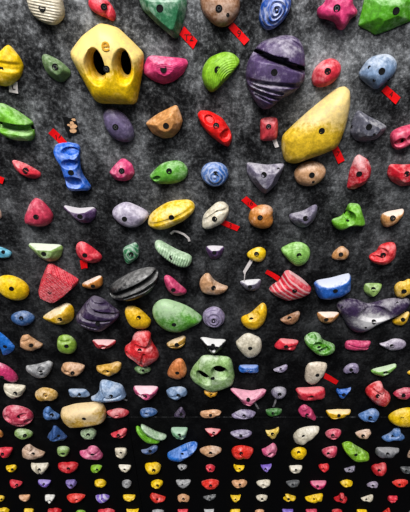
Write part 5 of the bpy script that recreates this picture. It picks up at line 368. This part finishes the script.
COL = {'cream': (222, 212, 190), 'cream2': (220, 204, 184), 'white': (235, 232, 225), 'yellow': (246, 205, 10), 'yellow2': (240, 192, 30), 'yellow3': (242, 208, 90), 'mustard': (228, 190, 50), 'mustard2': (214, 168, 72), 'mustard3': (228, 182, 58), 'ochre': (215, 160, 35), 'sage': (112, 140, 92), 'sage2': (150, 180, 105), 'olive': (146, 180, 68), 'red': (224, 58, 76), 'redb': (226, 52, 60), 'red2': (222, 52, 72), 'dustyred': (205, 70, 80), 'crimson': (208, 30, 52), 'crimson2': (208, 38, 48), 'brightred': (236, 28, 26), 'brightred2': (232, 58, 44), 'teal': (62, 132, 92), 'pink': (218, 66, 124), 'pink2': (222, 82, 116), 'rose': (212, 72, 100), 'rose2': (212, 76, 122), 'rose3': (222, 100, 145), 'brown': (170, 124, 90), 'tan': (206, 160, 120), 'tan2': (208, 150, 92), 'amber': (208, 138, 66), 'orange': (218, 138, 82), 'peach': (225, 195, 170), 'peach2': (222, 170, 128), 'peach3': (212, 178, 152), 'lime': (142, 192, 44), 'lime2': (122, 190, 52), 'green': (92, 168, 36), 'green2': (100, 168, 58), 'green3': (66, 124, 54), 'green4': (92, 165, 112), 'lightgreen': (146, 198, 100), 'palegreen': (156, 192, 122), 'darkgreen': (28, 128, 76), 'mint': (180, 212, 172), 'mint2': (165, 184, 150), 'blue': (28, 88, 182), 'blue2': (26, 112, 222), 'blue3': (58, 112, 186), 'blue3b': (48, 112, 200), 'blue4': (44, 128, 220), 'denim': (66, 106, 160), 'denim2': (88, 130, 188), 'denim3': (66, 100, 156), 'skyblue': (104, 188, 216), 'greyblue': (128, 152, 184), 'greyblue2': (146, 172, 206), 'purple': (90, 72, 112), 'purple2': (102, 72, 118), 'darkpurple': (66, 48, 84), 'darkviolet': (84, 70, 98), 'violetgrey': (112, 100, 132), 'violetgrey2': (124, 117, 138), 'lavender': (178, 168, 190), 'lavender2': (150, 138, 168), 'lavgrey': (172, 160, 180), 'iris': (132, 104, 196), 'iris2': (138, 120, 182), 'slate': (104, 104, 118), 'grey': (150, 150, 152), 'grey2': (122, 122, 126), 'grey3': (92, 94, 96), 'black': (34, 34, 36)}
SEAMS = [3.4807, 1.8864]


C = bpy.context.scene.collection

# ---------- materials
def lin(c):
    return tuple(((v / 255) / 12.92 if v / 255 <= .04045 else ((v / 255 + .055) / 1.055) ** 2.4) for v in c)

def new_mat(name):
    m = bpy.data.materials.new(name); m.use_nodes = True
    nt = m.node_tree
    return m, nt, nt.nodes['Principled BSDF']

def nd(nt, kind, **kw):
    n = nt.nodes.new(kind)
    for k, v in kw.items(): setattr(n, k, v)
    return n

def math_node(nt, op, a, b=None, clamp=False):
    n = nd(nt, 'ShaderNodeMath', operation=op, use_clamp=clamp)
    for i, v in enumerate((a, b)):
        if v is None: continue
        if isinstance(v, (int, float)): n.inputs[i].default_value = v
        else: nt.links.new(v, n.inputs[i])
    return n.outputs[0]

def mix(nt, fac, a, b):
    n = nd(nt, 'ShaderNodeMix', data_type='RGBA')
    if isinstance(fac, (int, float)): n.inputs['Factor'].default_value = fac
    else: nt.links.new(fac, n.inputs['Factor'])
    for k, v in (('A', a), ('B', b)):
        s = [i for i in n.inputs if i.name == k and i.type == 'RGBA'][0]
        if isinstance(v, tuple): s.default_value = (*v[:3], 1)
        else: nt.links.new(v, s)
    return [o for o in n.outputs if o.type == 'RGBA'][0]

def ramp(nt, val, a, b):
    n = nd(nt, 'ShaderNodeMapRange', interpolation_type='SMOOTHSTEP')
    nt.links.new(val, n.inputs['Value'])
    n.inputs['From Min'].default_value = a; n.inputs['From Max'].default_value = b
    return n.outputs[0]

def noise(nt, vec, scale, detail=4, rough=.6):
    n = nd(nt, 'ShaderNodeTexNoise'); nt.links.new(vec, n.inputs['Vector'])
    n.inputs['Scale'].default_value = scale; n.inputs['Detail'].default_value = detail; n.inputs['Roughness'].default_value = rough
    return n.outputs[0]

MATS = {}
def resin(col, chalk=.3, chalkz=0, ledge=0, pat=None, gloss=0, chalkc=0):
    """cast resin of one colour, dusted with climbing chalk on what faces up and where hands wear it"""
    key = (col, chalk, chalkz, ledge, pat, gloss, chalkc)
    if key in MATS: return MATS[key]
    m, nt, bs = new_mat('resin_' + col); L = nt.links.new
    tc = nd(nt, 'ShaderNodeTexCoord'); geo = nd(nt, 'ShaderNodeNewGeometry')
    oi = nd(nt, 'ShaderNodeObjectInfo')
    off = nd(nt, 'ShaderNodeVectorMath', operation='SCALE'); L(geo.outputs['Position'], off.inputs[0]); off.inputs['Scale'].default_value = 1
    pos = off.outputs[0]
    base = lin(COL[col])
    n1 = noise(nt, pos, 11, 3); n2 = noise(nt, pos, 60, 5, .7); n3 = noise(nt, pos, 260, 3, .7)
    dark = tuple(v * .5 for v in base)
    c = mix(nt, ramp(nt, n2, .3, .75), dark, base)
    sep = nd(nt, 'ShaderNodeSeparateXYZ'); L(tc.outputs['Generated'], sep.inputs[0])
    nrm = nd(nt, 'ShaderNodeSeparateXYZ'); L(geo.outputs['Normal'], nrm.inputs[0])
    white = tuple(.16 * v + .84 * q for v, q in zip(base, (.70, .69, .68)))
    if chalkz: white = tuple(.3 * v + .7 * q for v, q in zip(base, (.70, .69, .68)))
    if pat in ('stripe', 'swirl', 'weave', 'grain'):
        w = nd(nt, 'ShaderNodeTexWave', wave_type='RINGS' if pat == 'swirl' else 'BANDS')
        mp = nd(nt, 'ShaderNodeMapping'); L(tc.outputs['Object'], mp.inputs['Vector']); L(mp.outputs[0], w.inputs['Vector'])
        if pat == 'swirl': w.rings_direction = 'Y'
        else: w.bands_direction = 'Z'
        sc = {'stripe': 13, 'swirl': 22, 'weave': 60, 'grain': 26}[pat]
        w.inputs['Scale'].default_value = sc
        w.inputs['Distortion'].default_value = {'stripe': 2.5, 'swirl': 9, 'weave': 0, 'grain': 4}[pat]
        mp.inputs['Rotation'].default_value = (0, math.radians(-38 if pat == 'stripe' else 30 if pat == 'weave' else 6), 0)
        f = w.outputs['Fac']
        if pat == 'weave':
            w2 = nd(nt, 'ShaderNodeTexWave'); w2.bands_direction = 'X'; L(mp.outputs[0], w2.inputs['Vector']); w2.inputs['Scale'].default_value = sc
            f = math_node(nt, 'MULTIPLY', f, w2.outputs['Fac'])
        amt = {'stripe': .55, 'swirl': .34, 'weave': .45, 'grain': .0}[pat]
        if pat == 'grain': c = mix(nt, math_node(nt, 'MULTIPLY', ramp(nt, f, .5, .1), .5), c, tuple(v * .5 for v in base))
        else: c = mix(nt, math_node(nt, 'MULTIPLY', ramp(nt, f, .55, .85), amt), c, white)
    # chalk
    up = ramp(nt, nrm.outputs['Z'], .15, .8)
    cz = math_node(nt, 'MULTIPLY', ramp(nt, sep.outputs['Z'], .3, 1.0), .17 * chalkz)
    lo = math_node(nt, 'ADD', math_node(nt, 'MULTIPLY', n1, .55), math_node(nt, 'MULTIPLY', n2, .45))
    lo = math_node(nt, 'ADD', math_node(nt, 'ADD', lo, cz), math_node(nt, 'MULTIPLY', up, .06))
    k = math_node(nt, 'MULTIPLY', ramp(nt, lo, .53 - .18 * chalk, .76 - .19 * chalk), min(.8, .22 + .6 * chalk))
    wear = math_node(nt, 'MULTIPLY', ramp(nt, math_node(nt, 'ADD', geo.outputs['Pointiness'], math_node(nt, 'MULTIPLY', math_node(nt, 'SUBTRACT', n2, .5), .08)), .52, .60), min(.8, .15 + .8 * chalk))
    k = math_node(nt, 'MAXIMUM', k, wear)
    if chalkc:
        dv = nd(nt, 'ShaderNodeVectorMath', operation='MULTIPLY_ADD'); L(tc.outputs['Generated'], dv.inputs[0]); dv.inputs[1].default_value = (1, 0, 1.3); dv.inputs[2].default_value = (-.5, 0, -.62)
        dl = nd(nt, 'ShaderNodeVectorMath', operation='LENGTH'); L(dv.outputs[0], dl.inputs[0])
        mid = math_node(nt, 'ADD', dl.outputs['Value'], math_node(nt, 'MULTIPLY', math_node(nt, 'SUBTRACT', n2, .5), .5))
        k = math_node(nt, 'MAXIMUM', k, math_node(nt, 'MULTIPLY', ramp(nt, mid, .42, .1), chalkc))
    if ledge:
        k = math_node(nt, 'MAXIMUM', k, math_node(nt, 'MULTIPLY', ramp(nt, math_node(nt, 'ADD', nrm.outputs['Z'], math_node(nt, 'MULTIPLY', math_node(nt, 'SUBTRACT', n2, .5), .8)), .5, .9), min(1, .5 * ledge)))
    fine = math_node(nt, 'MULTIPLY', ramp(nt, n3, .58, .75), .12 + .12 * chalk)
    k = math_node(nt, 'MAXIMUM', k, fine)
    c = mix(nt, k, c, white)
    L(c, bs.inputs['Base Color'])
    bs.inputs['Roughness'].default_value = .32 if gloss else .48
    bs.inputs['Specular IOR Level'].default_value = .4
    bmp = nd(nt, 'ShaderNodeBump'); bmp.inputs['Strength'].default_value = .25; bmp.inputs['Distance'].default_value = .004
    L(n3, bmp.inputs['Height']); L(bmp.outputs[0], bs.inputs['Normal'])
    MATS[key] = m
    return m

def plain(name, rgb, rough=.5, metal=0):
    if name in MATS: return MATS[name]
    m, nt, bs = new_mat(name)
    tc = nd(nt, 'ShaderNodeTexCoord')
    n = noise(nt, tc.outputs['Object'], 120, 4)
    c = mix(nt, ramp(nt, n, .3, .7), tuple(v * .75 for v in lin(rgb)), lin(rgb))
    nt.links.new(c, bs.inputs['Base Color'])
    bs.inputs['Roughness'].default_value = rough; bs.inputs['Metallic'].default_value = metal
    MATS[name] = m
    return m

def wall_material():
    """black painted board, smeared with chalk: much towards the top, little further down"""
    m, nt, bs = new_mat('chalked_black_board'); L = nt.links.new
    geo = nd(nt, 'ShaderNodeNewGeometry'); pos = geo.outputs['Position']
    sep = nd(nt, 'ShaderNodeSeparateXYZ'); L(pos, sep.inputs[0])
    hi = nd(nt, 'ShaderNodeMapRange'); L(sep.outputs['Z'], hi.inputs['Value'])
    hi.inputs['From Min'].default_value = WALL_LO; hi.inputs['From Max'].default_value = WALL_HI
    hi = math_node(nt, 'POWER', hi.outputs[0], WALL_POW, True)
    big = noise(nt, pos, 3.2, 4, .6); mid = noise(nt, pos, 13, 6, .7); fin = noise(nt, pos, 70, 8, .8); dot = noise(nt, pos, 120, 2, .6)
    mp = nd(nt, 'ShaderNodeMapping'); L(pos, mp.inputs['Vector'])
    mp.inputs['Rotation'].default_value = (0, math.radians(35), 0); mp.inputs['Scale'].default_value = (1, 1, 7)
    scr = noise(nt, mp.outputs[0], 14, 4, .7)
    a = math_node(nt, 'ADD', math_node(nt, 'MULTIPLY', ramp(nt, big, .36, .66), .34), math_node(nt, 'MULTIPLY', ramp(nt, mid, .40, .68), .34))
    a = math_node(nt, 'ADD', a, math_node(nt, 'MULTIPLY', ramp(nt, fin, .42, .66), .34))
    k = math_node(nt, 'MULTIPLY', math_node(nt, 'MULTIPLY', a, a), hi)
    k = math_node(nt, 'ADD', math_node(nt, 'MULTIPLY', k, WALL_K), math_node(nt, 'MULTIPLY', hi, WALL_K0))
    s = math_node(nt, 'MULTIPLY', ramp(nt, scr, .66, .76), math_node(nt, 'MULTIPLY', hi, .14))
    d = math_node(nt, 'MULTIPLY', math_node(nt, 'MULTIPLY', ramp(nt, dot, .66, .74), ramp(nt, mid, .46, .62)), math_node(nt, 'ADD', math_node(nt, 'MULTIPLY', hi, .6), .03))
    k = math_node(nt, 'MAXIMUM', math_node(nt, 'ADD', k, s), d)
    nz = nd(nt, 'ShaderNodeSeparateXYZ'); L(geo.outputs['True Normal'], nz.inputs[0])
    k = math_node(nt, 'MAXIMUM', k, math_node(nt, 'MULTIPLY', ramp(nt, nz.outputs['Z'], .2, .6), math_node(nt, 'ADD', math_node(nt, 'MULTIPLY', ramp(nt, mid, .48, .62), .16), .012)))
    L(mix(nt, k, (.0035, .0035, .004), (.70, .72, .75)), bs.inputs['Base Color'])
    bs.inputs['Roughness'].default_value = .75; bs.inputs['Specular IOR Level'].default_value = .06
    b = nd(nt, 'ShaderNodeBump'); b.inputs['Strength'].default_value = .35; b.inputs['Distance'].default_value = .004
    L(fin, b.inputs['Height']); L(b.outputs[0], bs.inputs['Normal'])
    return m

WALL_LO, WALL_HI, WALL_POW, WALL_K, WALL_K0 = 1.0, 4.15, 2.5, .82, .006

# ---------- mesh helpers
def link(o, parent=None):
    C.objects.link(o)
    if parent: o.parent = parent
    return o

def mesh_obj(name, verts, faces, mats, parent=None, smooth=True, idx=None, sharp=None):
    me = bpy.data.meshes.new(name); me.from_pydata(verts, [], faces); me.update()
    for m in mats: me.materials.append(m)
    if smooth: me.polygons.foreach_set('use_smooth', [True] * len(me.polygons))
    if idx: me.polygons.foreach_set('material_index', idx)
    if smooth and sharp: me.set_sharp_from_angle(angle=math.radians(sharp))
    me.update()
    return link(bpy.data.objects.new(name, me), parent)

def tag(o, label, cat, group=None):
    o['label'] = label; o['category'] = cat
    if group: o['group'] = group

def hold_mesh(d, N, M):
    rings, top = hold_grid(d, N, M)
    V = [(x, -h, y) for row in rings for x, y, h in row] + [(top[0], -top[2], top[1])]
    F = []
    for j in range(M - 1):
        for i in range(N):
            k = (i + 1) % N
            F.append((j * N + i, j * N + k, (j + 1) * N + k, (j + 1) * N + i))
    F += [((M - 1) * N + i, (M - 1) * N + (i + 1) % N, M * N) for i in range(N)]
    F.append(tuple(reversed(range(N))))
    return V, F

def surface_at(V, N, M, x, z):
    """nearest point of the front surface and its smoothed normal"""
    best = min(range(N, N * M), key=lambda i: (V[i][0] - x) ** 2 + (V[i][2] - z) ** 2)
    j, i = divmod(best, N)
    st = max(1, N // 40)
    a, b = Vector(V[j * N + (i + st) % N]), Vector(V[j * N + (i - st) % N])
    c, e = Vector(V[min(M - 1, j + 1) * N + i]), Vector(V[max(0, j - 1) * N + i])
    n = (a - b).cross(c - e)
    if n.length < 1e-9: n = Vector((0, -1, 0))
    n.normalize()
    if n.y > 0: n = -n
    n = (n + Vector((0, -.6, 0))).normalized()
    return Vector(V[best]), n

def lathe(profile, seg):
    V, F = [], []
    for r, z in profile:
        V += [(r * math.cos(6.28318 * i / seg), r * math.sin(6.28318 * i / seg), z) for i in range(seg)]
    for j in range(len(profile) - 1):
        for i in range(seg):
            k = (i + 1) % seg
            F.append((j * seg + i, j * seg + k, (j + 1) * seg + k, (j + 1) * seg + i))
    n = len(profile) - 1
    F.append(tuple(n * seg + i for i in range(seg)))
    return V, F

BLACK = plain('bolt_shadow_black', (4, 4, 4), .95)
STEEL = plain('bolt_steel', (92, 92, 95), .6, .3)
def fastener(name, parent, p, n, r, seg=16, socket=True):
    prof = [(r * 1.1, -.004), (r * 1.1, .0008), (r * .98, .0012), (r * .9, .0004), (r * .6, .0002)]
    if socket: prof += [(r * .56, .0008), (r * .40, .0008), (r * .38, .0003), (r * .1, .0003)]
    V, F = lathe(prof, seg)
    idx = []
    for f in range(len(F)):
        j = min(f // seg, len(prof) - 2)
        idx.append(1 if (socket and j == 5) else 0)
    rot = Vector((0, 0, 1)).rotation_difference(n).to_matrix()
    V = [tuple(rot @ Vector(v) + p) for v in V]
    return mesh_obj(name, V, F, [BLACK, STEEL], parent, idx=idx)

# ---------- the wall: painted boards with hairline joints
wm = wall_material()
def board(x0, x1, z0, z1):
    g, t, b = .0006, .03, .0024
    X = (x0 + g, x0 + g + b, x1 - g - b, x1 - g); Z = (z0 + g, z0 + g + b, z1 - g - b, z1 - g)
    V = [(X[0], t, Z[0]), (X[3], t, Z[0]), (X[3], t, Z[3]), (X[0], t, Z[3]),
         (X[0], b, Z[0]), (X[3], b, Z[0]), (X[3], b, Z[3]), (X[0], b, Z[3]),
         (X[1], 0, Z[1]), (X[2], 0, Z[1]), (X[2], 0, Z[2]), (X[1], 0, Z[2])]
    F = [(8, 9, 10, 11), (0, 3, 2, 1)]
    for a in (0, 4):
        F += [(a + i, a + (i + 1) % 4, a + 4 + (i + 1) % 4, a + 4 + i) for i in range(4)]
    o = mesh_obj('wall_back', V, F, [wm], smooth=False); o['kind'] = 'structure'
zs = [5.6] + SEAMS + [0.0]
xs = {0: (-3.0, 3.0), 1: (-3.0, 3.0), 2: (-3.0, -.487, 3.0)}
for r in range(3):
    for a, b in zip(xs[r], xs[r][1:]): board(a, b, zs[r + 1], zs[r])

# ---------- the holds
GROUP = 'climbing holds bolted to the wall'
for e in HOLDS:
    d = dict(e); d['pts'] = SHAPES[e['shape']] if isinstance(e['shape'], str) else e['shape']
    d['Lx'], d['Ly'], d['H'] = e['size']
    N, M = e['res']
    V, F = hold_mesh(d, N, M)
    mat = resin(e['col'], e.get('chalk', .3), e.get('chalkz', 0), e.get('ledge', 0), e.get('pat'), e.get('gloss', 0), e.get('chalkc', 0))
    root = link(bpy.data.objects.new('climbing_hold', None))
    root.location = (e['at'][0], 0, e['at'][1]); root.empty_display_size = .03
    tag(root, e['label'], 'climbing hold', GROUP)
    mesh_obj('hold_body', V, F, [mat], root, sharp=42 if d.get('prof') == 'facet' else 60)
    S = min(d['Lx'], d['Ly'])
    if 'bolt' in e:
        p, n = surface_at(V, N, M, e['bolt'][0] * d['Lx'] / 2, e['bolt'][1] * d['Ly'] / 2)
        fastener('mounting_bolt', root, p, n, min(.0108, S * .13), 20, bool(e.get('ring')))
    for s in e.get('screws', ()):
        p, n = surface_at(V, N, M, s[0] * d['Lx'] / 2, s[1] * d['Ly'] / 2)
        fastener('mounting_screw', root, p, n, .0055, 12, False)
    if 'lip' in e:
        l = dict(e['lip'], seed=3, prof='slab'); l['pts'] = l['shape']; l['Lx'], l['Ly'], l['H'] = l['size']; l['pq'] = (3, 2)
        LV, LF = hold_mesh(l, 72, 18)
        q = mesh_obj('upper_plate', LV, LF, [resin('mint', .5)], root)
        q.location = (l['at'][0] - e['at'][0], 0, l['at'][1] - e['at'][1]); q['label'] = 'pale mint upper plate'
    if 'embossed e' in e['label']:
        cu = bpy.data.curves.new('letter', 'FONT'); cu.body = 'e'; cu.size = .062; cu.extrude = .0022; cu.bevel_depth = .0012; cu.align_x = 'CENTER'; cu.align_y = 'CENTER'
        t = bpy.data.objects.new('letter', cu); C.objects.link(t)
        bpy.context.view_layer.update()
        me = bpy.data.meshes.new_from_object(t.evaluated_get(bpy.context.evaluated_depsgraph_get()))
        bpy.data.objects.remove(t)
        me.materials.clear(); me.materials.append(resin('ochre', .1))
        p, n = surface_at(V, N, M, e['mark'][0] * d['Lx'] / 2, e['mark'][1] * d['Ly'] / 2)
        q = link(bpy.data.objects.new('embossed_letter', me), root)
        q.location = p + n * .0005
        zax = n; xax = Vector((1, 0, 0)); xax = (xax - zax * xax.dot(zax)).normalized(); yax = zax.cross(xax)
        q.rotation_euler = Matrix((xax, yax, zax)).transposed().to_euler()
        q['label'] = 'embossed letter e'

# ---------- tape tags, strips, sticker
RED = plain('red_tape', (226, 16, 22), .4)
WHITE = plain('white_tape', (214, 206, 204), .7)
GREY = plain('grey_tape', (120, 118, 120), .7)
INK = plain('marker_ink', (30, 12, 12), .6)
BLK = plain('black_vinyl', (10, 10, 11), .5)
BEIGE = plain('paper_scrap', (214, 170, 130), .8)

def ribbon(pts, w, lift):
    """flat band of tape along wall points"""
    V, F = [], []
    for i, p in enumerate(pts):
        a, b = Vector(pts[max(0, i - 1)]), Vector(pts[min(len(pts) - 1, i + 1)])
        t = (b - a).normalized(); nn = Vector((-t.y, t.x)) * (w[i] if isinstance(w, (list, tuple)) else w) / 2
        for s in (1, -1):
            for h in (lift[i], lift[i] + .0008):
                V.append((p[0] + s * nn.x, -h, p[1] + s * nn.y))
    for i in range(len(pts) - 1):
        a, b = 4 * i, 4 * i + 4
        F += [(a, b, b + 1, a + 1), (a + 1, b + 1, b + 3, a + 3), (a + 3, b + 3, b + 2, a + 2), (a + 2, b + 2, b, a)]
    n = 4 * (len(pts) - 1)
    F += [(0, 1, 3, 2), (n, n + 2, n + 3, n + 1)]
    return V, F

def rebase(o):
    vs = o.data.vertices
    c = sum((v.co for v in vs), Vector()) / len(vs); c.y = 0
    for v in vs: v.co -= c
    o.location = c
    return o

for k, t in enumerate(TAPES):
    rnd = random.Random(k)
    mat = GREY if t.get('grey') else WHITE if t.get('white') else RED
    grp = {'tape_tag': 'red tape tags on the wall', 'tape_strip': 'loose strips of tape on the wall'}.get(t['name'])
    cat = {'tape_tag': 'tape', 'tape_strip': 'tape', 'paper_tag': 'tag', 'torn_sticker': 'sticker'}[t['name']]
    if 'path' in t:
        pts = t['path']
        lift = [.003 + .008 * math.sin(i / (len(pts) - 1) * 2.6) for i in range(len(pts))]
        V, F = ribbon(pts, t['w'], lift)
        o = mesh_obj(t['name'], V, F, [mat], smooth=False)
        rebase(o); tag(o, t['label'], cat, grp)
        continue
    q = [Vector(p) for p in t['quad']]
    nx, ny = 8, 4
    V, F = [], []
    def at(u, v): return (q[0] * (1 - u) + q[1] * u) * (1 - v) + (q[3] * (1 - u) + q[2] * u) * v
    def lift(u, v): return .002 + (.0 if t.get('sticker') else .006 * (u - .3) ** 2 + .0015 * math.sin(5 * u + k))
    for th in (0, .0007):
        for j in range(ny + 1):
            for i in range(nx + 1):
                u, v = i / nx, j / ny
                p = at(u, v)
                if t.get('sticker'):
                    p = p + Vector((rnd.uniform(-1, 1), rnd.uniform(-1, 1))) * (.004 if i in (0, nx) or j in (0, ny) else 0) if th == 0 else Vector((V[len(V) - (nx + 1) * (ny + 1)][0], V[len(V) - (nx + 1) * (ny + 1)][2]))
                V.append((p.x, -lift(u, v) - th, p.y))
    n1 = (nx + 1) * (ny + 1)
    def ix(i, j, s): return s * n1 + j * (nx + 1) + i
    for j in range(ny):
        for i in range(nx):
            F.append((ix(i, j, 1), ix(i, j + 1, 1), ix(i + 1, j + 1, 1), ix(i + 1, j, 1)))
            F.append((ix(i, j, 0), ix(i + 1, j, 0), ix(i + 1, j + 1, 0), ix(i, j + 1, 0)))
    for i in range(nx):
        for j in (0, ny): F.append((ix(i, j, 0), ix(i + 1, j, 0), ix(i + 1, j, 1), ix(i, j, 1)))
    for j in range(ny):
        for i in (0, nx): F.append((ix(i, j, 0), ix(i, j + 1, 0), ix(i, j + 1, 1), ix(i, j, 1)))
    o = mesh_obj(t['name'], V, F, [BLK if t.get('sticker') else mat], smooth=False)
    rebase(o); tag(o, t['label'], cat, grp)
    if t.get('sticker'):
        for (u, v, s, r) in ((.62, .32, .012, .4), (.36, .42, .009, 1.2), (.66, .55, .016, 2.0), (.55, .75, .015, .2), (.8, .1, .009, .9)):
            c = at(u, v); pv, n = [], 7
            for i in range(n):
                a = 6.283 * i / n + r; rr = s * rnd.uniform(.55, 1.1)
                pv.append((c.x + rr * math.cos(a) - o.location.x, -.0034, c.y + .7 * rr * math.sin(a) - o.location.z))
            pv += [(x, y - .0006, z) for x, y, z in pv]
            pf = [tuple(range(n, 2 * n)), tuple(reversed(range(n)))] + [(i, (i + 1) % n, n + (i + 1) % n, n + i) for i in range(n)]
            mesh_obj('paper_scrap', pv, pf, [BEIGE], o, smooth=False)
    elif t['text']:
        cu = bpy.data.curves.new('text', 'FONT'); cu.body = t['text']; cu.size = .030; cu.extrude = .0002; cu.align_x = 'CENTER'; cu.align_y = 'CENTER'
        x = bpy.data.objects.new('text', cu); C.objects.link(x)
        bpy.context.view_layer.update()
        me = bpy.data.meshes.new_from_object(x.evaluated_get(bpy.context.evaluated_depsgraph_get()))
        bpy.data.objects.remove(x)
        me.materials.clear(); me.materials.append(INK)
        c = at(.52, .5)
        r = link(bpy.data.objects.new('writing', me), o)
        r.location = (c.x - o.location.x, -lift(.52, .5) - .0013, c.y - o.location.z)
        r.rotation_euler = (math.pi / 2, math.radians(0), 0)

# ---------- light: soft overhead hall light in front of the wall
def area(name, loc, target, size, power, col=(1, 1, 1)):
    l = bpy.data.lights.new(name, 'AREA'); l.shape = 'RECTANGLE'; l.size, l.size_y = size; l.energy = power; l.color = col
    o = bpy.data.objects.new(name, l); C.objects.link(o); o.location = loc
    o.rotation_euler = (Vector(target) - Vector(loc)).to_track_quat('-Z', 'Y').to_euler()
    return o
area('hall_light', (-.3, -2.2, 6.6), (0, 0, 2.9), (2.6, 1.2), 150, (1, .985, .96))
sun = bpy.data.lights.new('sky_light', 'SUN'); sun.energy = 2.6; sun.angle = math.radians(14); sun.color = (1, .99, .98)
so = bpy.data.objects.new('sky_light', sun); C.objects.link(so); so.rotation_euler = Vector((.16, .46, -.87)).to_track_quat('-Z', 'Y').to_euler()
w = bpy.data.worlds.new('hall'); bpy.context.scene.world = w; w.use_nodes = True
w.node_tree.nodes['Background'].inputs['Color'].default_value = (.80, .88, 1, 1)
w.node_tree.nodes['Background'].inputs['Strength'].default_value = .13

# ---------- camera: high up in front of the wall, looking down along it
cd = bpy.data.cameras.new('camera'); cam = bpy.data.objects.new('camera', cd); C.objects.link(cam)
cd.sensor_fit = 'VERTICAL'; cd.sensor_height = 24; cd.lens = 424 * 24 / 512; cd.clip_start = .05
cam.location = (0, -1.70, 4.2); cam.rotation_euler = (math.radians(90 - 32.9), 0, 0)
bpy.context.scene.camera = cam
vs = bpy.context.scene.view_settings
vs.view_transform = 'Standard'; vs.look = 'Medium High Contrast'; vs.exposure = -.1
